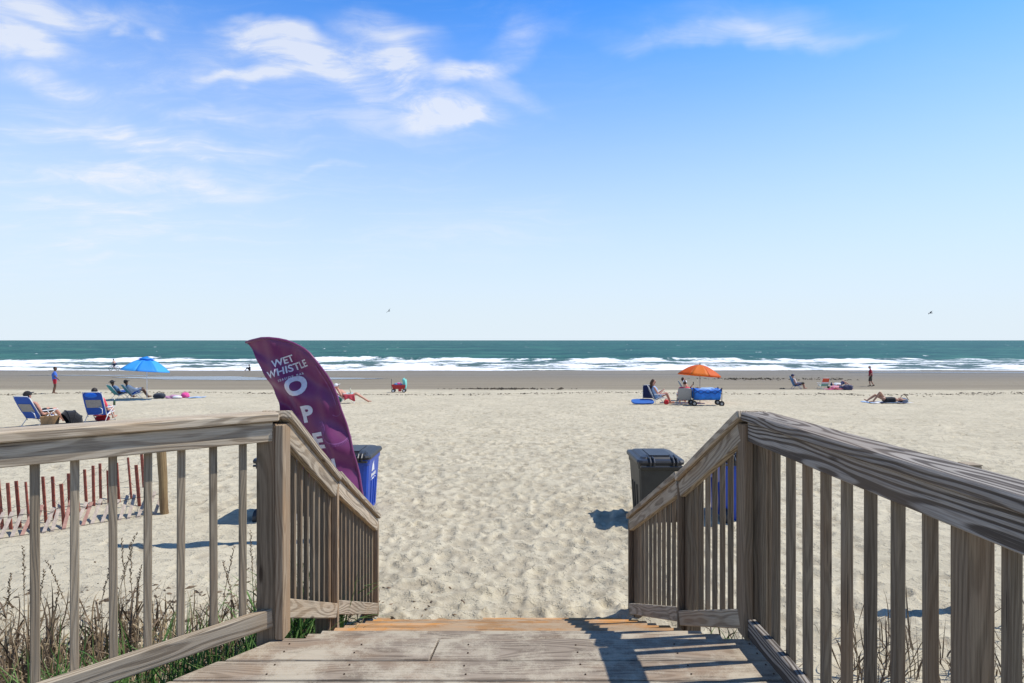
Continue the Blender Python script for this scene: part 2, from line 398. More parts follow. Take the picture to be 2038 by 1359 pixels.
def build_beach():
    ys = list(np.arange(-14, 3.6, .2)); y = 3.6
    while y < 100: ys.append(y); y += max(.016, .0046 * y)
    while y < 300: ys.append(y); y *= 1.06
    ys = np.array(ys); u = np.linspace(-1, 1, 860)
    w = 1.25 * np.maximum(ys, 0) + 4
    X = u[None, :] * w[:, None]
    ext = []
    for s in (-1, 1):
        e = np.stack([s * (w + k) for k in (8., 40., 300., 3000.)], 1)
        ext.append(e[:, ::-1] if s < 0 else e)
    X = np.concatenate([ext[0], X, ext[1]], 1)
    Y = np.repeat(ys[:, None], X.shape[1], 1)
    Z = ground_z(X, Y)
    me = grid_mesh('beach', X, Y, Z)
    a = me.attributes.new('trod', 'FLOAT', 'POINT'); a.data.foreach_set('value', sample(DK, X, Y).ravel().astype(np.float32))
    b = NB('sand'); geo = b.nd('ShaderNodeNewGeometry'); P = geo.outputs['Position']
    sp = b.nd('ShaderNodeSeparateXYZ'); b.put(sp.inputs[0], P)
    at = b.nd('ShaderNodeAttribute', attribute_name='trod')
    n1 = b.noise(P, .55, 4, .6); n2 = b.noise(P, 9, 4, .6); n3 = b.noise(P, 220, 2, .6)
    dryc = b.mix(b.ramp(n1, .3, .7), (.505, .452, .332), (.585, .522, .384))
    dryc = b.mix(b.math('MULTIPLY', b.ramp(n2, .35, .75), .35), dryc, (.43, .380, .280))
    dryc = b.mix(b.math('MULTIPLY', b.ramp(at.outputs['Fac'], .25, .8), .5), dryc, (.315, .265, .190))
    dryc = b.mix(b.math('MULTIPLY', b.ramp(n3, .62, .72), .35), dryc, (.25, .215, .17))
    fa = b.ramp(b.noise(b.mul(P, (6.2, 8.2, 6), (3, 1, 0)), 1, 4, .6), .545, .585); fb = b.ramp(b.noise(b.mul(P, (2.6, 3.2, 3), (9, 4, 0)), 1, 5, .62), .53, .58)
    facet = b.math('MAXIMUM', b.math('MULTIPLY', fa, .8), b.math('MULTIPLY', fb, .6))
    dryc = b.mix(b.math('MULTIPLY', facet, .36), dryc, (.335, .290, .215))
    wob = b.noise(b.mul(P, (.05, .3, 0)), 1, 4, .6)
    yy = b.math('ADD', sp.outputs[1], b.math('MULTIPLY_ADD', wob, 9.0, -4.5))
    streak = b.noise(b.mul(P, (.03, .55, 0)), 1, 4, .6)
    damp = b.mix(b.ramp(streak, .3, .7), (.290, .252, .186), (.235, .202, .150))
    wet = b.mix(b.ramp(streak, .35, .65), (.180, .157, .118), (.235, .203, .150))
    c = b.mix(b.ramp(yy, 41.5, 45.5), dryc, damp)
    c = b.mix(b.ramp(yy, 50, 74), c, wet)
    # wrack line staining
    wr = b.noise(b.mul(P, (.9, 2.2, 0)), 1, 5, .7)
    band = b.math('MULTIPLY', b.ramp(yy, 34, 37.5), b.ramp(yy, 41, 38.5))
    c = b.mix(b.math('MULTIPLY', b.math('MULTIPLY', band, b.ramp(wr, .5, .66)), .55), c, (.16, .13, .09))
    b.put(b.b.inputs['Base Color'], c)
    b.put(b.b.inputs['Roughness'], b.ramp(yy, 46, 76, .95, .5)); b.put(b.b.inputs['Specular IOR Level'], b.ramp(yy, 46, 76, .04, .06))
    h = b.math('MULTIPLY_ADD', n3, .2, b.math('MULTIPLY_ADD', facet, -.9, b.noise(P, 22, 6, .68))); b.bump(h, .75, .022)
    tag(link('beach', me, b.m), kind='structure')
build_beach()

# ------------------------------------------------------------------ sea
def build_sea():
    ys = list(np.arange(82, 176, .42)); y = ys[-1]
    while y < 26000: y += max(.8, .012 * y if y < 900 else .06 * y); ys.append(y)
    ys = np.array(ys); u = np.linspace(-1, 1, 1100)
    w = 1.45 * ys + 25
    X = u[None, :] * w[:, None]
    ex = np.stack([w + k for k in (3., 8., 16., 30., 60., 120., 250., 600., 2000., 25000.)], 1)
    X = np.concatenate([-ex[:, ::-1], X, ex], 1); Y = np.repeat(ys[:, None], X.shape[1], 1)
    # chop + swell
    amp = np.clip((Y - 92) / 60, .05, 1)
    far = np.clip(1 - (Y - 900) / 2500, 0, 1)
    ch = (fbm(X * .09, Y * .16, 4) - .5) * .9 + (fbm(X * .02 + 3, Y * .055 + 8, 3) - .5) * 1.0
    sw = np.sin(Y * 2 * math.pi / 21 + 2.5 * fbm(X * .015, Y * .01, 2) * 3) * .16
    Z = SEA + (ch * .55 + sw) * amp * far
    foam = np.zeros_like(X)
    # outer breaker
    xa = X[0:1] * 0 + X
    yc = 138 + (fbm(xa * .016 + 40, xa * 0 + 2, 3) - .5) * 26
    A = np.clip(.18 + 1.5 * (fbm(xa * .03 + 9, xa * 0 + 7.7, 3) - .38), .10, .95)
    fr = fbm(X * .55, Y * .45, 4); fr2 = fbm(X * .16 + 4, Y * .10, 4)
    crest = np.exp(-((Y - yc) / np.where(Y < yc, 3.0, 6.0)) ** 2)
    Z = Z + A * crest * (.80 + .7 * (fr - .5))
    rag = (fbm(X * .22, X * 0 + 3.3, 4) - .5) * 9
    f1 = np.clip((yc + 1.0 - Y + rag * .35) / 2.0, 0, 1) * np.clip((Y - (yc - 24 + rag)) / 8, 0, 1)
    f1 = f1 * np.clip((A - .14) * 7, .12, 1) * np.clip(.40 + 2.6 * (fr2 - .33), .1, 1)
    # inner bore and swash
    y2 = 104 + (fbm(xa * .02 + 70, xa * 0 + 1, 3) - .5) * 14
    A2 = np.clip(fbm(xa * .04 + 30, xa * 0 + 5, 3) * .6, .05, .4)
    Z = Z + A2 * np.exp(-((Y - y2) / np.where(Y < y2, 2.0, 5.0)) ** 2) * (.8 + .6 * (fr - .5))
    f2 = np.clip((y2 + 1 - Y) / 2, 0, 1) * np.clip((Y - 86) / 3, 0, 1) * np.clip(.15 + 2.8 * (fr2 - .36), 0, 1)
    # streaky foam between
    st = fbm(X * .07, Y * .5, 4)
    f3 = np.clip((st - .50) * 6, 0, .9) * np.clip((yc - 2 - Y) / 4, 0, 1) * np.clip((Y - 90) / 4, 0, 1)
    edge = 88.2 + (fbm(X * .05, X * 0 + 1.1, 4) - .5) * 11
    f4 = np.exp(-((Y - edge - 1.6) / 1.8) ** 2) * .95
    foam = np.clip(np.maximum.reduce([f1, f2, f3, f4]), 0, 1)
    # whitecaps
    cap = fbm(X * .21 + 77, Y * .20, 4)
    foam = np.maximum(foam, np.clip((cap - .80) * 30, 0, .75) * (Y > yc + 12) * np.clip(1.3 - Y / 2500, .0, 1))
    Z = Z + foam * (fr - .4) * .35 * (Y < yc + 3) * np.clip((Y - 90) / 6, 0, 1)
    # run the sheet out on the sand
    Z = np.where(Y < edge, np.minimum(Z, prof(Y) - .06), Z)
    me = grid_mesh('sea', X, Y, Z)
    a = me.attributes.new('foam', 'FLOAT', 'POINT'); a.data.foreach_set('value', foam.ravel().astype(np.float32))
    b = NB('sea_water'); geo = b.nd('ShaderNodeNewGeometry'); P = geo.outputs['Position']
    sp = b.nd('ShaderNodeSeparateXYZ'); b.put(sp.inputs[0], P)
    at = b.nd('ShaderNodeAttribute', attribute_name='foam')
    fn = b.noise(b.mul(P, (1.1, .6, 1.2)), 1, 5, .65)
    fm = b.ramp(b.math('ADD', at.outputs['Fac'], b.math('MULTIPLY_ADD', fn, 1.1, -.55)), .36, .74)
    big = b.noise(b.mul(P, (.010, .022, 0)), 1, 8, .72)
    mid = b.noise(b.mul(P, (.07, .11, 0)), 1, 6, .7)
    deep = b.mix(b.ramp(big, .36, .64), SEA_A, SEA_B)
    deep = b.mix(b.math('MULTIPLY', b.ramp(mid, .36, .66), .8), deep, SEA_C)
    shallow = b.mix(b.ramp(sp.outputs[1], 150, 95), deep, (.085, .135, .125))
    c = b.mix(fm, shallow, (.80, .82, .83))
    b.put(b.b.inputs['Base Color'], c)
    b.put(b.b.inputs['Roughness'], b.math('MULTIPLY_ADD', fm, .4, .5))
    b.put(b.b.inputs['Specular IOR Level'], b.math('MULTIPLY_ADD', fm, -.05, .07))
    h = b.math('ADD', b.math('MULTIPLY', b.noise(b.mul(P, (.35, .7, .5)), 1, 5, .65), .8), b.math('MULTIPLY', fn, .3))
    b.bump(h, .9, .5)
    tag(link('sea', me, b.m), kind='structure')
SEA_A = (.018, .088, .082); SEA_B = (.050, .172, .128); SEA_C = (.014, .066, .068)
build_sea()
def tide_pool(pts, seed):
    """thin sheet of standing water on the wet sand"""
    rr = random.Random(seed); bm = bmesh.new(); ring = []
    n = len(pts)
    fine = []
    for i in range(n):
        a, b2 = Vector(pts[i]), Vector(pts[(i + 1) % n])
        for k in range(10):
            p = a.lerp(b2, k / 10); fine.append((p.x + rr.uniform(-.6, .6), p.y + rr.uniform(-.35, .35)))
    zc = max(float(ground_z(np.array([p[0]]), np.array([p[1]]))[0]) for p in fine)
    vs = [bm.verts.new((p[0], p[1], float(ground_z(np.array([p[0]]), np.array([p[1]]))[0]) + .012)) for p in fine]
    f = bm.faces.new(vs)
    bmesh.ops.triangulate(bm, faces=[f])
    for _ in range(2):
        bmesh.ops.subdivide_edges(bm, edges=[e for e in bm.edges if e.calc_length() > 1.2], cuts=1)
        bmesh.ops.triangulate(bm, faces=bm.faces[:])
    for v in bm.verts: v.co.z = float(ground_z(np.array([v.co.x]), np.array([v.co.y]))[0]) + .03
    for fc in bm.faces:
        if fc.normal.z < 0: fc.normal_flip()
    tag(from_bm('tide_pool', bm, POOL, smooth=True), kind='structure')
def _pool():
    b = NB('pool_water'); b.b.inputs['Base Color'].default_value = (.16, .17, .18, 1); b.b.inputs['Roughness'].default_value = .25
    b.b.inputs['Specular IOR Level'].default_value = .22
    geo = b.nd('ShaderNodeNewGeometry'); b.bump(b.noise(b.mul(geo.outputs['Position'], (1.5, 4, 1)), 1, 3, .6), .35, .08)
    return b.m
POOL = _pool()
tide_pool([(-46, 66), (-36, 60.5), (-28, 59.5), (-18, 61), (-13.5, 63), (-20, 65), (-27, 64.6), (-33, 68.5), (-40, 67.5)], 1)
tide_pool([(-60, 71), (-48, 69.6), (-41, 70.2), (-50, 72.2)], 2)
tide_pool([(46, 80.5), (58, 78.6), (76, 77.2), (78, 79.6), (62, 80.6), (54, 82)], 3)

# ------------------------------------------------------------------ deck, stairs, railings
DECK_Z = 1.0; NOSE_Y = 2.72; RISE, RUN = .1206, .276
def xc(y): return .01 - .037 * (y - NOSE_Y)
def slab(name, pts, z1, t, mat, parent, bev=.004):
    """plank with any 4-corner outline; origin at its middle, local X along its length"""
    c = Vector((sum(p[0] for p in pts) / 4, sum(p[1] for p in pts) / 4, z1 - t / 2)); bm = bmesh.new()
    lo = [bm.verts.new((p[0] - c.x, p[1] - c.y, -t / 2)) for p in pts]; hi = [bm.verts.new((p[0] - c.x, p[1] - c.y, t / 2)) for p in pts]
    bm.faces.new(lo[::-1]); bm.faces.new(hi)
    for i in range(4): bm.faces.new((lo[i], lo[(i + 1) % 4], hi[(i + 1) % 4], hi[i]))
    bmesh.ops.bevel(bm, geom=bm.edges[:], offset=bev, segments=1, affect='EDGES')
    return from_bm(name, bm, mat, parent, Matrix.Translation(c - parent.location))
def dxl(y): return -1.10 - (NOSE_Y - y) * .86
def dxr(y): return 1.125 + (NOSE_Y - y) * .01
def build_deck():
    d = thing('wooden_deck', 'weathered sandy plank deck at the head of the beach stairs', 'deck', (0, 1.0, 0))
    y = NOSE_Y; k = 0; rr = random.Random(3)
    while y > -1.6:
        w = .186 if k == 0 else .140; y0 = y - w; g = .006
        zt = DECK_Z + rr.uniform(-.002, .002); sk = rr.uniform(-.004, .004)
        if k == 0:
            slab('plank', [(dxl(y0), y0), (-.365, y0), (-.345, y), (dxl(y), y)], zt, .036, WOOD_DECK, d)
            slab('plank', [(-.359, y0), (dxr(y0) + .02, y0 + .004), (dxr(y) + .02, y), (-.339, y)], zt - .003, .036, WOOD_DECK, d)
        else:
            e = rr.uniform(-.015, .015)
            slab('plank', [(dxl(y0) + e, y0 + sk), (dxr(y0) + .02 + e, y0 - sk), (dxr(y) + .02 + e, y - .0), (dxl(y) + e, y)], zt, .036, WOOD_DECK, d)
        y = y0 - g - .004 - rr.uniform(0, .003); k += 1
    zj = DECK_Z - .036 - .004 - .07
    board('rim_joist', (1.09, NOSE_Y - .03, zj), (1.13, -1.5, zj), .14, .038, (1, 0, 0), WOOD_TRIM, d)
    board('rim_joist', (dxl(NOSE_Y) + .05, NOSE_Y - .08, zj), (dxl(-1.5) + .05, -1.58, zj), .14, .038, (-.8, .6, 0), WOOD, d)
    board('rim_joist', (-1.05, NOSE_Y - .05, zj), (1.07, NOSE_Y - .05, zj), .14, .038, (0, 1, 0), WOOD, d)
    for x in (-.7, -.2, .3, .75): board('joist', (x, NOSE_Y - .09, zj), (x, -1.5, zj), .14, .038, (1, 0, 0), WOOD, d)
    for (x, yy) in ((-.95, 2.5), (.95, 2.5), (.95, .4), (-1.6, .6), (.95, -1.4), (-3.0, -1.2)):
        board('pile', (x, yy, gz(x, yy) - .4), (x, yy, zj - .072), .14, .14, (1, 0, 0), WOOD, d)
build_deck()
def build_screws():
    d = bpy.data.objects['wooden_deck']; bm = bmesh.new(); bmesh.ops.create_cone(bm, cap_ends=True, segments=8, radius1=.0042, radius2=.0036, depth=.004); me = bpy.data.meshes.new('screw_head'); bm.to_mesh(me); bm.free()
    m = plain('rusty_steel', (.06, .035, .02), .6, .3, 60, metal=.3); rr = random.Random(8)
    for o in [c for c in d.children if c.name.startswith('plank') and c.location.y + d.location.y > 1.6]:
        xs = [v.co.x for v in o.data.vertices]; x0, x1 = min(xs) + o.location.x, max(xs) + o.location.x
        for x in (-1.02, -.7, -.2, .3, .75, 1.1):
            if x0 + .05 < x < x1 - .02:
                for dy in (-.035, .035): link('screw_head', me, m, d, Matrix.Translation((x + rr.uniform(-.008, .008), o.location.y + dy + rr.uniform(-.006, .006), o.location.z + .0195)))
build_screws()
def build_stairs():
    s = thing('staircase', 'sand-dusted wooden stairs of eight orange-brown treads down to the beach', 'stairs', (0, 3.8, 0))
    rr = random.Random(5); hw = 1.068
    for k in range(1, 9):
        z = DECK_Z - RISE * k; y0 = NOSE_Y + RUN * (k - 1) + .004
        for j in range(2):
            a = y0 + j * .138; b = a + .132; e0, e1 = rr.uniform(-.012, .012), rr.uniform(-.012, .012)
            slab('tread_board', [(xc(a) - hw + e0, a), (xc(a) + hw + e1, a), (xc(b) + hw + e1, b), (xc(b) - hw + e0, b)], z + rr.uniform(-.0015, .0015), .036, WOOD_TREAD if k > 2 else WOOD_DECK, s)
    for sx in (-.98, -.02, .94):
        bm = bmesh.new(); t = .02
        prof_ = [(NOSE_Y, DECK_Z - .19)]
        for k in range(1, 9):
            z = DECK_Z - RISE * k - .040; y0 = NOSE_Y + RUN * (k - 1)
            prof_ += [(y0, z), (y0 + RUN, z)]
        prof_ += [(NOSE_Y + 8 * RUN, -.25), (NOSE_Y + 8 * RUN - .3, -.25), (NOSE_Y, DECK_Z - .45)]
        prof_ = prof_[1:]
        L_ = [bm.verts.new((xc(p[0]) + sx - t, p[0] - 3.8, p[1])) for p in prof_]; R_ = [bm.verts.new((xc(p[0]) + sx + t, p[0] - 3.8, p[1])) for p in prof_]
        bm.faces.new(L_); bm.faces.new(R_[::-1])
        for i in range(len(prof_)):
            j = (i + 1) % len(prof_); bm.faces.new((L_[i], R_[i], R_[j], L_[j]))
        from_bm('stringer', bm, WOOD, s)
build_stairs()
CAPT = .040; FH = .092; FT = .038
def rail_run(par, A, B, zA, zB, inward, matf, matc, bA, bB, n, matb, cap_ext=(0, 0), skip=None, bal_from=.10, bal_to=.10, capw=.145, bw=.030):
    """one straight bay: cap, fascia rail, bottom rail, balusters. A, B = inner-face line in plan; zA, zB = cap top; bA, bB = bottom-rail top"""
    A = Vector((A[0], A[1], 0)); B = Vector((B[0], B[1], 0)); d = (B - A); L = d.length; d.normalize(); inn = Vector((inward[0], inward[1], 0)).normalized()
    sl = (zB - zA) / L; up = Vector((-d.x * sl, -d.y * sl, 1)).normalized(); cs = up.z
    def P(t, z, off): q = A + d * t - inn * off; return Vector((q.x, q.y, z))
    e0, e1 = cap_ext
    board('cap_rail', P(-e0, zA - CAPT / 2 / cs - sl * e0, capw / 2 - .022), P(L + e1, zB - CAPT / 2 / cs + sl * e1, capw / 2 - .022), capw, CAPT, up, matc, par, .006)
    zf = -CAPT / cs - .003 - FH / 2 / cs
    board('top_rail', P(.004, zA + zf, FT / 2), P(L - .004, zB + zf, FT / 2), FH, FT, inn, matf, par, .004)
    bs = (bB - bA) / L; bc = 1 / math.sqrt(1 + bs * bs); hb = .086
    board('bottom_rail', P(.004, bA - hb / 2 / bc, FT / 2), P(L - .004, bB - hb / 2 / bc, FT / 2), hb, FT, inn, matf, par, .004)
    for i in range(n):
        t = bal_from + (L - bal_from - bal_to) * (i / max(1, n - 1))
        if skip and skip(t): continue
        zt = zA + sl * t - CAPT / cs - .012 - abs(sl) * .02; zb = bA + bs * t - .06
        jx = random.uniform(-.004, .004)
        board('baluster', P(t + jx, zb, FT + .018), P(t, zt, FT + .018), bw, bw, inn, matb, par, .003, random.choice((0, R(90))))
def post(par, x, y, z0, z1, mat, s=.09, nrm=(1, 0, 0)): return board('post', (x, y, z0), (x, y, z1), s, s, nrm, mat, par, .005)
ZC = [(2.735, 2.062), (3.66, 1.563), (4.97, .918)]
def build_rails():
    # left stair railing
    hw = 1.075
    for side in (-1, 1):
        nm = 'left' if side < 0 else 'right'
        inn = (-side, 0); matb = WOOD_BAL_SHADE
        par = thing('stair_railing', f'weathered wooden railing sloping down the {nm} side of the beach stairs', 'railing', (side * 1.1, 3.8, 0))
        bz = [(2.735, 1.168), (3.66, .745), (4.97, .150)] if side < 0 else [(2.735, 1.118), (3.66, .700), (4.97, .150)]
        X = lambda y: xc(y) + side * hw
        for k in range(2):
            y0, y1 = ZC[k][0], ZC[k + 1][0]
            a = (X(y0), y0 + .02); b = (X(y1), y1 - .02)
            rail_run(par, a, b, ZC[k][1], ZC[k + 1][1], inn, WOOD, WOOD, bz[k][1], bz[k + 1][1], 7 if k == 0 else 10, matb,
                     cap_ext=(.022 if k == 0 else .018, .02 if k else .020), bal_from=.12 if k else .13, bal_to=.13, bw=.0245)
        for k, (y, z) in enumerate(ZC):
            zt = z - CAPT * 1.15 - .006
            if k: post(par, X(y) + side * (FT + .047), y - .01, gz(X(y), y) - .45, zt - .012, WOOD_POST_SHADE)
            # vertical trim board on the inner face
            zb = DECK_Z + .004 if k == 0 else DECK_Z - RISE * max(1, math.ceil((y - NOSE_Y) / RUN)) + .004
            if k == 2: zb = .03
            if k == 0: post(par, X(y) + side * (FT + .047), y + .01, gz(X(y), y) - .45, zt - .004, WOOD_POST_SHADE)
            board('trim_board', (X(y) + side * .019, y, zb), (X(y) + side * .019, y, zt - (.006 if k == 0 else .022)), .09 if k == 0 else .036, .038, (side, 0, 0), WOOD_TRIM if side < 0 else WOOD_POST_SHADE, par, .003)
    # left deck railing: flares out at about 54 degrees
    par = thing('deck_railing', 'pale grey wooden deck railing angling away to the left of the stairs', 'railing', (-2.0, 2.1, 0))
    A = Vector((-1.112, 2.700)); d = Vector((-.809, -.587)); inn = (.587, -.809)
    L = 3.0; B = A + d * L
    rail_run(par, A, B, 2.062, 2.062, inn, WOOD, WOOD, 1.145, .93, 24, WOOD_BAL, cap_ext=(.02, 0), bal_from=.124, bal_to=.025)
    for t in (1.74, 2.99):
        q = A + d * t - Vector(inn) * .085; post(par, q.x, q.y, gz(q.x, q.y) - .4, 2.012, WOOD_BAL, nrm=(inn[0], inn[1], 0))
    # right deck railing: straight back past the camera
    par = thing('deck_railing', 'grey wooden deck railing with bold wood grain close on the right', 'railing', (1.15, 1.5, 0))
    A = Vector((1.098, 2.700)); B = Vector((1.160, -1.3)); inn = Vector((-1, -.0155))
    rail_run(par, A, B, 2.062, 2.062, inn, WOOD_GREY, WOOD_GREY, 1.100, 1.100, 31, WOOD_BAL_SHADE, cap_ext=(.02, 0), skip=lambda t: abs(t - 1.205) < .075, bal_from=.04, bal_to=.05)
    for t in (1.205, 2.9):
        q = A + (B - A).normalized() * t - inn * .075; post(par, q.x, q.y, gz(q.x, q.y) - .4, 2.012, WOOD_POST_SHADE, .068)
build_rails()
def lone_post():
    x, y = 4.09, 5.16; z0 = gz(x, y)
    p = thing('wooden_post', 'square wooden post standing alone in the sand behind the right deck railing', 'post', (x, y, z0))
    post(p, x, y, z0 - .3, 1.285, WOOD_BAL, .12)
    board('post_cap', (x - .064, y, 1.294), (x + .064, y, 1.294), .128, .014, (0, 0, 1), WOOD, p, .003)
lone_post()

# ------------------------------------------------------------------ sand fence
def build_fence():
    red = plain('red_slat', (.30, .080, .050), .8, .25, 20); pale = plain('bleached_slat', (.40, .33, .27), .85, .2, 20); pinkish = plain('faded_slat', (.36, .20, .155), .85, .2, 20)
    wire = plain('wire', (.05, .045, .04), .5); rr = random.Random(4)
    f = thing('sand_fence', 'sagging red slatted sand fence with bleached fallen slats beyond the left railing', 'fence', (-5.6, 7.8, 0))
    O = f.location
    reds = [(-8, 955, 4, 1052), (11, 962, 21, 1052), (28, 958, 39, 1047), (47, 960, 58, 1049), (65, 954, 75, 1046), (101, 949, 108, 1033), (118, 964, 127, 1046), (133, 943, 139, 1024),
            (165, 935, 172, 1012), (196, 923, 200, 1001), (211, 937, 216, 1001), (252, 911, 261, 991), (268, 926, 277, 1006), (279, 899, 286, 967)]
    reds = [r for pr in zip(reds, reds[1:]) for r in ((pr[0],) if pr[1][0] - pr[0][0] < 24 else (pr[0], tuple((a + b_) / 2 + rr.uniform(-3, 3) for a, b_ in zip(*pr))))] + reds[-1:]
    tops = []
    for (xt, yt, xb, yb) in reds:
        Yb = CAMZ * F / (yb - 677); Xb = (xb - 1019) / F * Yb
        zt = CAMZ - (yt - 677) / F * Yb; Xt = (xt - 1019) / F * Yb
        p0 = Vector((Xb + (Xb - Xt) * .25, Yb, gz(Xb, Yb) - .16)); p1 = Vector((Xt, Yb + .03, zt))
        board('slat', p0, p1, .052, .012, (-.35, -.9, .1), red, f, .002, rr.uniform(-.25, .25)); tops.append((p0, p1))
    for h in (.86, .45, .12):
        bm = bmesh.new(); pts = []
        for i, (a, b) in enumerate(tops):
            zz = gz(b.x, b.y) + h * .62; t = (zz - a.z) / (b.z - a.z); q = a.lerp(b, t); pts.append(q - O + Vector((0, -.012, 0)))
            if i < len(tops) - 1: pts.append((q + tops[i + 1][0].lerp(tops[i + 1][1], t)) / 2 - O - Vector((0, .012, .02)))
        pts.append(Vector((-4.86, 8.0, .35 + h * .8)) - O)
        tube(bm, pts, .0022, 5); from_bm('wire', bm, wire, f)
    n = 19; line = [Vector((-6.35, 6.85, 0)), Vector((-4.92, 7.95, 0))]; tp = []
    for i in range(n):
        q = line[0].lerp(line[1], i / (n - 1)); z = gz(q.x, q.y)
        p0 = Vector((q.x + rr.uniform(-.01, .01), q.y, z - .03)); p1 = p0 + Vector((-.07 + rr.uniform(-.04, .03), .30 + rr.uniform(-.05, .05), .30 + rr.uniform(-.05, .04)))
        board('slat', p0, p1, .040, .009, (.45, -.55, .7), rr.choice((pale, pale, pinkish)), f, .002, rr.uniform(-.2, .2)); tp.append((p0, p1))
    for t in (.1, .8):
        bm = bmesh.new(); tube(bm, [a.lerp(b, t) - O + Vector((.006, -.01, .012)) for a, b in tp], .0035, 5); from_bm('wire', bm, wire, f)
    b = NB('fence_post_wood'); obj, off, rnd = objvec(b); nn = b.noise(b.mul(obj, (18, 18, 2.0)), 1, 4, .6)
    b.put(b.b.inputs['Base Color'], b.mix(b.ramp(nn, .3, .7), (.15, .09, .04), (.28, .19, .085))); b.b.inputs['Roughness'].default_value = .85; b.bump(nn, .5, .01)
    bm = bmesh.new(); rr2 = random.Random(2); px_, py_ = -4.81, 8.03; z0 = gz(px_, py_)
    tube(bm, [(px_ - .07 * k / 8 * 1.2 - O.x + rr2.uniform(-.006, .006), py_ - O.y, z0 - .3 + k * .19 - O.z) for k in range(9)], [.055 + rr2.uniform(-.004, .004) for _ in range(9)], 14)
    bmesh.ops.recalc_face_normals(bm, faces=bm.faces[:]); from_bm('fence_post', bm, b.m, f, smooth=False)
build_fence()

